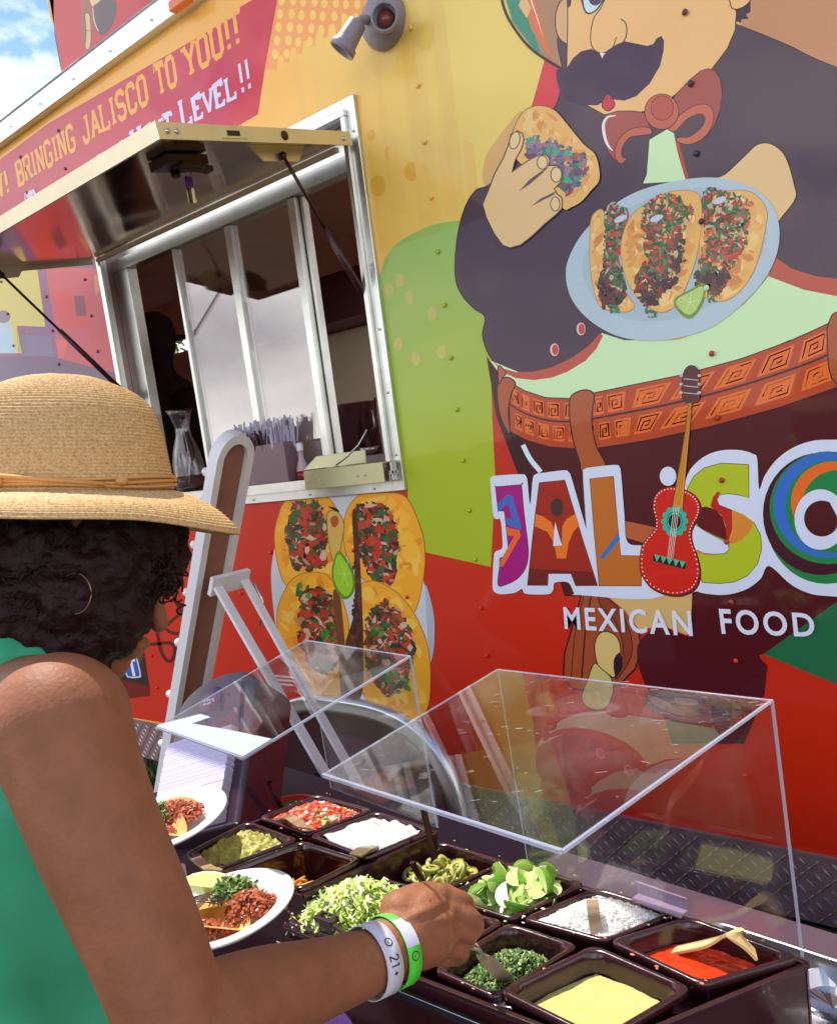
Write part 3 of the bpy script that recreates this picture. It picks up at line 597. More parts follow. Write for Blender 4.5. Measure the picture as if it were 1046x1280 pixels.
tort([(80, 180), (100, 130), (150, 90), (330, 90), (400, 190), (440, 330), (410, 500), (300, 600), (130, 570), (75, 460), (55, 290)], [(150, 110), (310, 95), (345, 250), (345, 460), (260, 500), (150, 485), (100, 290)], 11)
tort([(430, 200), (500, 85), (600, 70), (740, 80), (810, 190), (855, 350), (850, 520), (798, 710), (700, 640), (560, 560), (440, 400)], [(490, 125), (540, 110), (660, 120), (720, 250), (735, 420), (690, 580), (560, 530), (480, 350), (460, 200)], 13)
tort([(70, 700), (100, 610), (150, 530), (230, 495), (330, 505), (400, 600), (450, 760), (450, 1000), (400, 1150), (220, 1130), (120, 980), (75, 830)], [(180, 590), (300, 560), (380, 620), (425, 760), (430, 960), (330, 1060), (230, 1000), (170, 850)], 15)
tort([(500, 590), (540, 545), (610, 545), (720, 610), (810, 730), (870, 880), (888, 1050), (860, 1240), (700, 1300), (560, 1200), (490, 1000), (480, 780)], [(540, 700), (640, 620), (760, 720), (822, 880), (770, 1120), (660, 1180), (540, 1040), (520, 850)], 17, 520)
K.fill([(470, 180), (495, 180), (510, 400), (525, 700), (530, 900), (520, 1150), (440, 1160), (430, 900), (480, 700), (480, 400)], (92, 44, 22), True); K.chips([(470, 400), (510, 400), (530, 900), (520, 1140), (450, 1140)], [(70, 30, 24), (120, 64, 36), (60, 34, 20)], 120, (8, 26), 21, elong=3)
K.fill([(370, 590), (405, 620), (425, 800), (440, 1000), (440, 1140), (410, 1150), (395, 900), (375, 720)], (120, 70, 36), True)
K.fill([(335, 190), (365, 162), (400, 180), (425, 230), (420, 300), (400, 390), (370, 430), (345, 330)], (214, 178, 92), True, (150, 110, 50), 1); K.fill([(355, 205), (385, 190), (398, 220), (385, 250), (362, 245)], (190, 90, 40), True)
K.fill([(340, 140), (385, 150), (400, 172), (370, 160)], (40, 36, 30), True)
K.fill([(398, 378), (432, 412), (470, 470), (486, 545), (474, 605), (440, 637), (408, 625), (375, 570), (360, 500), (372, 425)], (104, 150, 30), True); K.fill([(398, 395), (428, 428), (460, 485), (474, 548), (462, 598), (438, 620), (412, 605), (382, 555), (370, 500), (380, 435)], (156, 204, 40), True)
for a in range(6): K.line([(428, 500), (428+40*math.cos(a*1.05), 500+80*math.sin(a*1.05))], (190, 222, 100), .8)
for x, y in ((205, 590), (340, 830), (600, 800), (690, 1060), (740, 1100)): K.chips([(x-45, y-50), (x+45, y-50), (x+45, y+50), (x-45, y+50)], [(70, 130, 46), (50, 104, 40), (94, 150, 60)], 30, (8, 22), x, elong=2.4)
for y0 in (1040, 1060, 1082): K.fill([(50, y0), (150, y0+8), (165, y0+20), (60, y0+10)], (236, 222, 214), False)
K.build('printed_taco_plate', TR)
# lettering
J = Print(.0034, .00001); J.z(600, 550, 4.358); WO = (224, 232, 250)
J.fill([(55, 225), (62, 203), (85, 194), (225, 186), (248, 196), (258, 225), (272, 350), (284, 235), (292, 195), (315, 182), (330, 180), (455, 165), (482, 175), (497, 205), (545, 370), (578, 480), (575, 430), (560, 190), (568, 160), (595, 150), (735, 135), (760, 150), (768, 190), (785, 400), (800, 552), (880, 575), (1000, 580), (1000, 850), (540, 845), (512, 835), (480, 777), (407, 778), (398, 815), (370, 840), (250, 838), (228, 812), (190, 832), (120, 840), (85, 832), (68, 800), (74, 640), (85, 608), (112, 596), (122, 570), (112, 440), (85, 430), (70, 400)], WO, True)
J.fill([(83, 253), (90, 254), (222, 243), (226, 246), (240, 400), (260, 560), (262, 640), (245, 705), (205, 755), (150, 785), (98, 792), (105, 690), (108, 645), (128, 636), (150, 605), (150, 560), (132, 392), (130, 388), (99, 386), (97, 382), (84, 262)], (176, 8, 128), True, (60, 10, 40), .7)
J.fill([(96, 345), (150, 296), (176, 305), (225, 478), (216, 490), (142, 460), (136, 425), (178, 430), (152, 346), (107, 386), (98, 384)], (66, 108, 190), False); J.fill([(142, 475), (214, 492), (222, 520), (125, 690), (106, 690), (108, 662), (186, 524), (150, 520)], (236, 104, 40), False)
mA = vinyl((178, 42, 24), .25)
J.fill([(322, 232), (460, 218), (560, 545), (640, 795), (520, 795), (495, 728), (372, 728), (368, 792), (258, 792), (278, 600), (300, 400)], (172, 40, 22), False, (60, 10, 16), .7)
J.fill([(269, 700), (616, 720), (640, 795), (520, 795), (495, 728), (372, 728), (368, 792), (258, 792)], (120, 30, 24), False)
J.fill([(302, 403), (345, 418), (385, 445), (404, 490), (400, 540), (445, 560), (448, 470), (470, 430), (520, 402), (540, 465), (508, 500), (482, 560), (468, 645), (418, 645), (402, 560), (365, 500), (297, 470)], (240, 122, 36), False)
J.fill([(408, 445), (445, 575), (397, 578)], WO, False); J.ell(418, 367, 34, 49, (74, 48, 42), (120, 40, 30), 1)
J.fill([(597, 210), (725, 197), (745, 420), (765, 628), (878, 632), (878, 795), (648, 795), (620, 500)], (196, 110, 38), False, (90, 40, 16), .7); J.fill([(648, 643), (750, 506), (762, 540), (676, 646)], (60, 118, 184), False)
J.z(800, 540, 4.252)
J.fill([(220, 350), (240, 260), (275, 188), (345, 128), (430, 98), (530, 96), (600, 116), (622, 145), (632, 302), (662, 232), (720, 152), (800, 90), (900, 50), (1000, 41), (1120, 52), (1300, 140), (1400, 400), (1300, 760), (1150, 868), (1000, 872), (900, 858), (800, 810), (685, 712), (640, 780), (560, 838), (450, 866), (340, 858), (295, 848), (235, 872), (200, 800)], WO, True)
J.ell(148, 235, 44, 51, WO)
J.fill([(250, 300), (285, 235), (340, 190), (430, 165), (576, 173), (578, 352), (530, 336), (470, 328), (428, 332), (408, 358), (420, 388), (470, 408), (550, 440), (605, 482), (640, 548), (646, 620), (625, 700), (570, 765), (500, 798), (420, 806), (330, 800), (300, 700), (302, 625), (340, 645), (400, 650), (450, 646), (472, 625), (468, 600), (430, 572), (350, 530), (290, 490), (262, 440)], (182, 198, 36), False, (60, 50, 10), .8)
J.fill([(372, 395), (388, 345), (410, 318), (427, 320), (408, 356), (420, 388), (490, 418), (496, 500), (470, 580), (450, 572), (455, 500), (430, 440)], (200, 34, 22), False)
J.fill([(310, 402), (350, 396), (400, 412), (435, 450), (455, 510), (462, 580), (400, 552), (320, 510), (290, 480)], (104, 4, 14), False)
J.fill([(490, 415), (550, 440), (603, 482), (585, 530), (545, 572), (500, 595), (470, 590), (492, 520)], (222, 140, 46), False, (240, 180, 60), .6); J.fill([(304, 626), (345, 646), (400, 652), (360, 656), (310, 645)], (222, 140, 46), False)
gC = (36, 138, 70)
J.ell(990, 456, 325, 352, gC); J.ell(962, 435, 310, 326, (70, 14, 36)); J.ell(1000, 402, 312, 300, gC); J.ell(996, 388, 288, 282, (58, 110, 196)); J.ell(1020, 396, 246, 248, gC); J.ell(1026, 372, 224, 216, (236, 108, 36)); J.ell(1046, 392, 186, 190, gC)
J.ell(958, 465, 138, 161, WO); J.ell(965, 460, 94, 96, (84, 8, 22)); J.fill([(1010, 380), (1140, 380), (1140, 560), (1030, 545), (1058, 470)], WO, False)
# guitar
gb = [(165, 288), (110, 303), (76, 340), (68, 400), (82, 460), (78, 515), (40, 560), (8, 605), (-4, 680), (2, 750), (45, 818), (120, 858), (200, 868), (268, 848), (306, 805), (318, 735), (302, 655), (278, 590), (270, 530), (290, 480), (314, 435), (320, 390), (302, 345), (262, 315), (215, 298)]
J.fill([(x+7, y+9) for x, y in gb], (96, 40, 40), True); J.fill(gb, (104, 14, 14), True); J.fill([(160+(x-160)*.975, 580+(y-580)*.985) for x, y in gb], (222, 34, 16), True)
st = [v for v in cat_rom([V((160+(x-160)*.925, 580+(y-580)*.955, 0)) for x, y in gb], True, 6)]
for i in range(0, len(st), 2): J.ell(st[i].x, st[i].y, 4, 4, (246, 226, 220), n=6)
J.fill([(170, 400), (240, 0), (258, -170), (276, -170), (262, 0), (225, 405)], (226, 152, 44), False, (120, 70, 20), .7)
for k in range(12):
    a = 6.28*k/12; J.ell(183+57*math.cos(a), 475+68*math.sin(a), 15, 16, (60, 184, 150), n=12)
J.ell(183, 475, 60, 72, (60, 184, 150)); J.ell(183, 475, 42, 52, (20, 90, 80)); J.ell(183, 475, 38, 47, (70, 200, 164)); J.ell(183, 475, 33, 41, (40, 8, 20))
J.fill([(70, 650), (243, 692), (238, 730), (68, 686)], (40, 24, 30), False)
for k in range(5): J.fill([(74+k*34, 650+k*8.4), (106+k*34, 658+k*8.4), (88+k*33, 690+k*8.4)], (70, 196, 150), False)
for k in range(4): J.line([(178+k*9, 400), (146+k*9, 672)], (240, 226, 214), .7)
for k in range(3): J.line([(185+k*12, 390), (258+k*6, -160)], (150, 90, 30), .5)
J.z(540, 330, 2.067)
J.fill([(648, 350), (645, 305), (652, 275), (668, 262), (686, 272), (692, 310), (688, 352), (668, 358)], (96, 30, 30), True, OUT, 1)
for sx_ in (643, 690):
    for k in range(3): J.ell(sx_, 288+k*22, 5, 4, (190, 190, 196), n=10)
for k in range(3): J.line([(650, 296+k*18), (688, 300+k*18)], (200, 196, 200), 1)
def quadtext(t, q, spc=1.0):
    cu = bpy.data.curves.new('t', 'FONT'); cu.body = t; cu.size = 1; cu.offset = .022; cu.space_character = spc; cu.resolution_u = 4
    ob = bpy.data.objects.new('t', cu); sc.collection.objects.link(ob); dg = bpy.context.evaluated_depsgraph_get(); me = bpy.data.meshes.new_from_object(ob.evaluated_get(dg)); bpy.data.objects.remove(ob)
    xs_ = [v.co.x for v in me.vertices]; ys_ = [v.co.y for v in me.vertices]; x0, x1, y0, y1 = min(xs_), max(xs_), min(ys_), max(ys_)
    a, b, c, d = [wp(*p) for p in q]; J.b += J.st*3; vs = []
    for v in me.vertices:
        u, w_ = (v.co.x-x0)/(x1-x0), (v.co.y-y0)/(y1-y0); p = d.lerp(c, u).lerp(a.lerp(b, u), w_); vs.append(V((p.x, WY-J.b, p.z)))
    J.mb.add(vs, [tuple(f.vertices) for f in me.polygons], J.mi((232, 236, 250))); bpy.data.meshes.remove(me)
quadtext('MEXICAN', [(705, 758), (864, 763), (867, 795), (707, 786)], 1.22); quadtext('FOOD', [(899, 760), (1017, 766), (1020, 796), (903, 792)], 1.22)
J.build('name_print', TR)
# rivets of the wall
for cxx in (-3.97, -3.64, -3.3, -3.0, -1.352, -.678, -.004, .67):
    z = 2.9 - (0.03 if cxx == -1.352 else 0)
    while z > .7:
        if not (cxx < -2.9 and False): rivet(cxx, z, WY-.004 if cxx > -1.3 else WY-.002)
        z -= .132
for x in range(7): rivet(-2.75+x*.19, 1.32 if x % 2 else 1.18, WY-.002)
# ------------------------------------------------------------------ serving window
fw = .046; mb = MB(); y0, y1 = WY-.014, WY+.0
for a, b, c, d in ((X0, X0+fw, Z0, Z1), (X1-fw, X1, Z0, Z1), (X0+fw, X1-fw, Z1-fw, Z1), (X0+fw, X1-fw, Z0, Z0+fw)): mb.bx(a, b, y0, WY-.0002, c, d)
r = .016
for a, b, c, d in ((X0+fw-r, X0+fw, Z0+fw, Z1-fw), (X1-fw, X1-fw+r, Z0+fw, Z1-fw), (X0+fw-r, X1-fw+r, Z1-fw, Z1-fw+r), (X0+fw-r, X1-fw+r, Z0+fw-r, Z0+fw)): mb.bx(a, b, WY-.026, WY-.0142, c, d)
mb.build('window_frame', M_alum, TR, bevel=.002)
MB().bx(X0+.03, X1-.03, WY-.034, WY+.012, Z0+.05, Z0+.058).bx(X0+.03, X1-.03, WY-.036, WY-.032, Z0+.03, Z0+.059).build('sill', M_alum, TR)
mb = MB()    # reveal, lining the opening
i0, i1, k0, k1 = X0+.032, X1-.032, Z0+.034, Z1-.034
for a, b, c, d in ((i0-.012, i0, k0, k1), (i1, i1+.012, k0, k1), (i0-.012, i1+.012, k1, k1+.01), (i0-.012, i1+.012, k0-.01, k0)): mb.bx(a, b, WY+.0005, WY+.1, c, d)
mb.build('window_reveal', mat('reveal_metal', (150, 128, 130), .35, .8), TR)
yS = WY+.05
def xs(px, py): return aty(px, py, yS).x
xa, xb_, xc = xs(243, 450), xs(306, 400), xs(389, 400)
xj = xs(176, 400)
mb = MB(); zt_, zb_ = Z1-.16, Z0+.06
mb.bx(i0, i1, yS-.022, yS+.022, zt_, zt_+.042); mb.bx(i0, i1, yS-.02, yS+.02, zb_-.02, zb_)
mb.bx(i0+.001, xj, yS-.02, yS+.02, zb_, zt_); mb.bx(i0, i1, yS+.0, yS+.012, zt_+.042, k1)
mb.build('sliding_track', M_alum, TR, bevel=.002)
for (a, ww) in ((xa, .016), (xb_, .032), (xc, .03)):
    MB().bx(a-ww/2, a+ww/2, yS-.016, yS+.016, zb_+.001, zt_-.001).build('sash_stile', M_alum, TR, bevel=.003)
MB().bx(xc+.018, xc+.03, yS+.004, yS+.03, zb_+.001, zt_-.001).build('sash_stile', M_alum, TR, bevel=.003)
for a, b in ((xa+.009, xb_-.017), (xb_+.017, xc-.016)):
    MB().bx(a, b, yS-.003, yS+.003, zb_+.002, zt_-.002).build('glass_pane', M_glass, TR)
for x in range(5): rivet(X0+.14+x*.27, Z0+.012, y0-.0005, s=.55)
for z in range(6):
    rivet(X1-.015, Z0+.1+z*.17, y0-.0005, s=.55); rivet(X0+.015, Z0+.1+z*.17, y0-.0005, s=.55)
# fold-down shelf brackets on the sill
q = [aty(384, 602, WY-.05), aty(480, 572, WY-.05), aty(479, 588, WY-.05), aty(384, 606, WY-.05)]
mb = MB()
za = Z0+.075
xA, xB = aty(384, 600, WY-.05).x, aty(482, 585, WY-.05).x
mb.bx(xA, xB, WY-.062, WY-.058, Z0+.03, Z0+.085); mb.bx(xA, xB, WY-.058, WY-.006, Z0+.082, Z0+.086)
xC, xD = aty(381, 580, WY-.0).x, aty(458, 562, WY-.0).x
mb.slab([(xC, WY-.01, Z0+.088), (xD, WY-.01, Z0+.088), (xD-.01, WY+.004, Z0+.125), (xC+.05, WY+.004, Z0+.125)], (0, .004, 0))
mb.build('folded_shelf', mat('shelf_metal', (196, 192, 150), .38, .7, bump=(12, .0006)), TR, bevel=.001)
MB().tube([(xD-.10, WY-.03, Z0+.092), (xD-.05, WY-.035, Z0+.11), (xD+.0, WY-.03, Z0+.14), (xD+.03, WY-.02, Z0+.18)], .0028, 8).build('shelf_latch', M_steel, TR, True)
for dx in (.02, .07, .22, .25): rivet(xA+dx, Z0+.055, WY-.062, s=.5)
# ------------------------------------------------------------------ awning
cor = atx(204, 158, X1); yo, zo = cor.y, cor.z; HY = WY-.03; HZ = aty(428, 176, HY).z
dn = V((0, yo-HY, zo-HZ)); Ld = dn.length; du = dn/Ld; nrm = V((0, -du.z, du.y)) if du.y < 0 else V((0, du.z, -du.y))
nrm = V((0, du.z, -du.y)); nrm = nrm if nrm.z > 0 else -nrm
AX0, AX1 = X0+.005, X1-.012
def aw(x, s, h): p = V((x, HY, HZ))+du*(s*Ld)+nrm*h; return p
M_pol = mat('polished_underside', (226, 196, 180), .13, 1, bump=(3.0, .004, 1))
mb = MB(); mb.slab([aw(AX0+.006, 0, -.002), aw(AX1-.006, 0, -.002), aw(AX1-.006, .998, -.002), aw(AX0+.006, .998, -.002)], nrm*.012)
AW = mb.build('awning', M_alum, TR)
# underside as a gently oil-canned sheet
nx, ny = 60, 26; vs = []; fs = []
for j in range(ny+1):
    for i in range(nx+1):
        x = AX0+.012+(AX1-AX0-.024)*i/nx; s = .02+.96*j/ny
        h = -.006+.0022*noise.noise(V((x*3.4+.8*math.sin(s*3), s*1.1, 2)))+.001*noise.noise(V((x*3, s*5, 7)))
        vs.append(aw(x, s, h))
for j in range(ny):
    for i in range(nx): fs.append((j*(nx+1)+i, j*(nx+1)+i+1, (j+1)*(nx+1)+i+1, (j+1)*(nx+1)+i))
MB().add(vs, fs).build('underside_panel', M_pol, AW, True)
mb = MB(); mb.slab([aw(AX0, 1, -.02), aw(AX1, 1, -.02), aw(AX1, 1.012, -.02), aw(AX0, 1.012, -.02)], nrm*.036)
for x in (AX0, AX1-.004): mb.slab([aw(x, 0, -.02), aw(x+.004, 0, -.02), aw(x+.004, 1, -.02), aw(x, 1, -.02)], nrm*.034)
mb.slab([aw(AX0+.05, .0, -.022), aw(AX1-.05, 0, -.022), aw(AX1-.05, .03, -.022), aw(AX0+.05, .03, -.022)], nrm*.012)
mb.build('awning_frame', mat('awning_rim', (222, 212, 184), .4, .75, bump=(10, .0005), var=.06), AW)
def onside(s, h, rr_, nm='bolt', m=M_chrome, dx=.003):
    p = aw(AX1, s, h); MB().lathe([(1e-4, dx), (rr_, dx), (rr_, 0)], p, 14, Matrix.Rotation(math.radians(90), 3, 'Y')).build(nm, m, AW, True)
for s in (.97, .93, .05): onside(s, -.004, .006)
onside(.40, -.003, .011, 'round_catch', M_dark, .002)
mb = MB(); mb.slab([aw(AX1+.0005, .60, -.014), aw(AX1+.0005, .73, -.014), aw(AX1+.0005, .73, .006), aw(AX1+.0005, .60, .006)], (.002, 0, 0)); mb.build('keeper_plate', M_alum, AW)
mb = MB(); mb.slab([aw(AX1+.003, .64, -.009), aw(AX1+.003, .70, -.009), aw(AX1+.003, .70, .002), aw(AX1+.003, .64, .002)], (.001, 0, 0)); mb.build('keeper_slot', M_dark, AW)
# latches under the flap
def latch(x, s):
    mb = MB(); c = aw(x, s, -.02); mb.box(c, (.075, .12, .022), Matrix.Rotation(math.atan2(du.z, du.y)+math.pi, 3, 'X')); mb.box(c+V((.03, .02, -.014)), (.03, .09, .014)); mb.tube([c+V((-.02, 0, -.008)), c+V((-.02, 0, -.026))], .012, 12)
    mb.build('cam_latch', mat('latch_black', (40, 8, 12), .35), AW, bevel=.003)
    return c
lc = latch(AX1-.16, .74); latch(AX0+.1, .80)
def strut_bracket(x, s):
    a = aw(x, s, -.006); mb = MB(); mb.slab([aw(x-.012, s-.16, -.008), aw(x-.012, s+.16, -.008), aw(x-.012, s+.10, -.045), aw(x-.012, s-.10, -.045)], (.003, 0, 0)); mb.slab([aw(x-.012, s-.16, -.007), aw(x+.02, s-.16, -.007), aw(x+.02, s+.16, -.007), aw(x-.012, s+.16, -.007)], nrm*.002)
    mb.build('strut_bracket', mat('awning_rim'), AW); return aw(x, s, -.035)
for xx, s, lo in ((AX1-.045, .36, (458, 400)), (AX0+.05, .62, (186, 490))):
    a = strut_bracket(xx, s); b = aty(lo[0], lo[1], WY+.01); b.x = xx+.0; b.y = WY+.0
    if xx > -2: b = V((X1-.05, WY+.02, aty(458, 400, WY+.02).z))
    else: b = V((X0+.06, WY-.01, aty(186, 490, WY-.01).z))
    m = a.lerp(b, .42); MB().tube([a, m], .0045, 10).tube([m, b], .009, 12).ball(a, .010).ball(b, .010).build('gas_strut', mat('strut_black', (52, 12, 18), .3), TR, True)
# keys
kp = atx(236, 226, AX1-.19); kt = thing('key_ring', 'keys with purple fob hanging from the latch under the awning', 'keys', kp)
ring = [kp+V((.0, .012*math.cos(a), .022+.014*math.sin(a))) for a in [6.28*i/16 for i in range(17)]]
MB().tube(ring, .0012, 6).build('ring', M_chrome, kt, True); MB().tube([kp+V((0, 0, .036)), V((kp.x, kp.y, aw(kp.x, .74, -.03).z))], .001, 6).build('chain', M_chrome, kt, True)
MB().box(kp+V((0, 0, -.004)), (.006, .022, .03)).build('fob', mat('fob_purple', (96, 30, 140), .35), kt, bevel=.003)
for dx in (-.004, .004): MB().box(kp+V((dx, dx, -.034)), (.0015, .008, .036)).box(kp+V((dx, dx+.005, -.045)), (.0015, .004, .006)).build('key', M_chrome, kt)
# ------------------------------------------------------------------ flood light
lp = wp(482, 27); gy = mat('grey_enamel', (148, 138, 146), .45, bump=(80, .0003))
def RT(d): return V(d).normalized().to_track_quat('Z', 'Y').to_matrix()
FL = MB().lathe([(.066, 0), (.066, .012), (.058, .03), (.04, .042), (.03, .046), (1e-4, .047)], lp, 32, RT((0, -1, 0))).build('flood_light', gy, TR, True)
def lamp_head(base, joint, d, nm='lamp_head', L=.085):
    d = V(d).normalized(); mb = MB(); R = RT(d); mb.tube([base, (base+joint)/2+V((0, 0, .006)), joint], .011, 12); mb.ball(joint, .013, 12)
    mb.lathe([(1e-4, -.004), (.02, -.002), (.022, .0), (.026, .05), (.027, L-.02), (.032, L-.016), (.033, L), (.028, L), (.026, L-.03), (.012, L-.045), (1e-4, L-.045)], joint, 28, R)
    o = mb.build(nm, gy, FL, True)
    MB().lathe([(1e-4, L-.034), (.014, L-.034), (.018, L-.02), (.016, L-.012), (1e-4, L-.010)], joint, 20, R).build('bulb_socket', mat('socket_brown', (120, 50, 30), .4, coat=.5), FL, True)
    return o
tl_ = (wp(482, 27)-EYE).dot(fwd); j1 = att(447, 28, tl_-.06); e1 = att(425, 66, tl_-.045)
lamp_head(lp+V((-.02, -.04, 0)), j1, e1-j1, L=.074)
j2 = att(485, 29, tl_-.055); lamp_head(lp+V((0, -.02, 0)), j2, V((.50, -.85, -.10)), L=.05)
# ------------------------------------------------------------------ sign on the roof
RS = Print(.0, .00005, (0, 0, 6.4), lambda x, y, o: aty(x, y, 1.802-o))
def rp(x, y): return aty(x/6.4, y/6.4, 1.80)
bl = rp(500, 640); tl = V((bl.x, 1.80, bl.z+.75))
MB().bx(bl.x, bl.x+3.4, 1.803, 1.85, 3.047, bl.z+.75).build('roof_sign', mat('sign_edge', (226, 222, 228), .4), TR)
RS.mapf = lambda x, y, o: V(aty(x, y, 1.8025-o))
RS.mb.add([V((bl.x+.004, 1.8024, 3.05)), V((bl.x+3.39, 1.8024, 3.05)), V((bl.x+3.39, 1.8024, bl.z+.745)), V((bl.x+.004, 1.8024, bl.z+.745))], [(0, 1, 2, 3)], RS.mi((214, 48, 60)))
RS.fill([(440, -300), (700, -300), (640, 0), (640, 262), (508, 630), (480, 520), (436, 280), (430, 100)], (80, 62, 88), False)
RS.fill([(362, -120), (430, -120), (430, 100), (434, 210), (400, 130)], (240, 170, 76), False)
RS.fill([(640, -100), (745, -100), (742, 120), (745, 200), (730, 300), (700, 385), (668, 372), (645, 300)], (168, 92, 74), False)
RS.fill([(680, 112), (715, 112), (726, 200), (728, 320), (712, 390), (682, 372), (690, 250)], (226, 192, 140), True, (70, 40, 40), .7); RS.line([(684, 240), (722, 244)], (90, 60, 50), .7)
RS.fill([(715, -60), (830, -60), (812, 10), (760, 30), (735, 44)], (238, 204, 150), True); RS.fill([(750, 60), (790, 10), (830, -20), (900, -40), (930, 40), (915, 140), (880, 220), (820, 278), (780, 250), (756, 160)], (96, 84, 92), True)
RS.line([(742, 60), (752, 150), (770, 210), (790, 246)], (236, 232, 226), 1)
RS.build('roof_sign_print', TR)
# orange marker lamp on the trim
c = aty(226, 2, WY-.04); MB().box(c, (.09, .03, .03)).build('marker_lamp', mat('amber_lens', (236, 110, 30), .25, coat=.5), TR, bevel=.006)
# ------------------------------------------------------------------ fender, wheel, tread plate
fcx, frx = -1.93, .44; fz0 = .47; ftop = wp(430, 872).z
def fen(a, dr): 
    ca, sa = math.cos(a), math.sin(a); e = .72
    return V((fcx+math.copysign(abs(ca)**e, ca)*(frx+dr), 0, fz0+(abs(sa)**e)*(ftop-fz0+dr)))
N = 40; an = [math.pi*i/N for i in range(N+1)]
mb = MB()
prof = [(-.045, .000), (-.045, .03), (-.03, .036), (-.018, .03), (-.008, .034), (.002, .034), (.004, .0)]
vs = [fen(a, dr)+V((0, WY-.001-h, 0)) for a in an for dr, h in prof]; k = len(prof)
mb.add(vs, [(i*k+j, i*k+j+1, (i+1)*k+j+1, (i+1)*k+j) for i in range(N) for j in range(k-1)])
FE = mb.build('fender_trim', mat('trim_metal'), TR, True)
vs = [fen(a, -.04)+V((0, WY-.003, 0)) for a in an]; cen = V((fcx, WY-.003, fz0)); MB().add([cen]+vs, [(0, i+1, i+2) for i in range(N)]).build('wheel_well', mat('well_dark', (56, 20, 24), .8), TR)
mb = MB(); mb.lathe([(.2, -.1), (.3, -.1), (.335, -.07), (.345, -.03), (.345, .03), (.335, .07), (.3, .1), (.2, .1)], (fcx+.12, WY-.0, .345), 56, RT((0, -1, 0)))
for k in range(56):
    a = 2*math.pi*k/56; mb.box((fcx+.12+.338*math.cos(a), WY-.09, .345+.338*math.sin(a)), (.016, .03, .016), Matrix.Rotation(-a, 3, 'Y'))
WH = mb.build('wheel', mat('tyre_rubber', (62, 36, 42), .75, bump=(60, .001)), TR, True)
mb = MB(); mb.lathe([(.2, .09), (.19, .07), (.16, .05), (.07, .06), (.05, .085), (1e-3, .085)], (fcx+.12, WY-.0, .345), 40, RT((0, -1, 0))); mb.build('rim', mat('rim_paint', (150, 132, 138), .4, .3), WH, True)
for a, b in ((XL, fcx-frx-.0), (fcx+frx-.02, XR)):
    MB().bx(a, b, WY-.006, WY-.0011, ZB, .629).bx(a, b, WY-.01, WY-.0011, .627, .632).build('tread_plate', mat('plate_metal', (150, 120, 124), .45, .35, bump=(9, .0006), var=.15, vscale=20), TR)
mb = MB(); p = .0168; nrow = int((.627-ZB)/p)
for j in range(nrow):
    i = 0; x = -4.2
    while x < 2.2:
        i += 1; x += .0168
        if (i+j) % 2: continue
        if fcx-frx-.01 < x < fcx+frx-.01: continue
        s_ = 1 if ((i+j)//2+j) % 2 else -1; c = V((x, WY-.0062, ZB+p*(j+.5))); dx, dz = .0085*s_, .0085; u = V((dx, 0, dz)); v_ = V((-dz, 0, dx))*.22
        mb.add([c-u, c+v_, c+u, c-v_, c+V((0, -.0026, 0))-u*.5, c+V((0, -.0026, 0))+u*.5], [(0, 1, 5, 4), (0, 4, 5, 3), (1, 2, 5), (3, 5, 2)])
o = mb.build('tread_pattern', mat('tread_metal', (210, 196, 190), .28, .95), TR); o['kind'] = 'stuff'
# ------------------------------------------------------------------ inside the truck
bq0, bq1 = aty(392, 500, 2.7), aty(468, 500, 2.7)
MB().bx(bq0.x-.3, bq1.x+1.2, 2.70, 2.72, 1.2, aty(430, 414, 2.7).z).build('backsplash', mat('brushed_steel', (238, 222, 196), .5, .0, bump=(2, .0008), var=.12, vscale=3), TR)
MB().bx(bq0.x-.1, bq1.x+1.2, 2.5, 2.72, aty(430, 412, 2.6).z+.02, aty(430, 412, 2.6).z+.2).build('range_hood', mat('hood_dark', (84, 36, 46), .4, .4), TR)
MB().bx(-5.5, .3, 3.1, 3.7, 1.0, 1.30).build('cooking_counter', mat('counter_steel', (190, 172, 168), .4, .3), TR)
MB().bx(-2.6, -1.2, 1.88, 2.15, 1.40, 1.43).build('inner_counter', mat('counter_steel'), TR)
# worker
pot_c = aty(437, 555, 2.3); pz = aty(437, 572, 2.3).z
MB().bx(pot_c.x-.3, pot_c.x+1.0, 2.15, 2.69, pz-.05, pz-.001).build('stove_top', mat('counter_steel'), TR)
pt = thing('stock_pot', 'stainless stock pot standing inside the serving window', 'pot', (pot_c.x, 2.35, pz))
r0 = .085; MB().lathe([(1e-3, 0), (r0, 0), (r0, .19), (r0+.004, .193), (r0+.004, .197), (r0-.004, .195), (r0-.004, .01), (1e-3, .01)], (pot_c.x, 2.35, pz), 40).build('pot_body', mat('pot_steel', (140, 100, 105), .22, .9), pt, True)
MB().tube([(pot_c.x+r0, 2.33, pz+.15), (pot_c.x+r0+.025, 2.33, pz+.16), (pot_c.x+r0+.025, 2.33, pz+.1), (pot_c.x+r0, 2.33, pz+.09)], .004, 8).build('handle', M_steel, pt, True)
ld = thing('ladle', 'thin handled ladle leaning beside the stock pot', 'ladle', (pot_c.x+.14, 2.3, pz))
MB().tube([(pot_c.x+.10, 2.3, pz+.02), (pot_c.x+.15, 2.3, pz+.09), (pot_c.x+.155, 2.3, pz+.2)], .0035, 8).build('handle', mat('strut_black'), ld, True); MB().lathe([(1e-3, 0), (.03, .01), (.04, .03), (.037, .03), (.028, .013), (1e-3, .004)], (pot_c.x+.09, 2.3, pz+.0), 20).build('bowl', M_steel, ld, True)
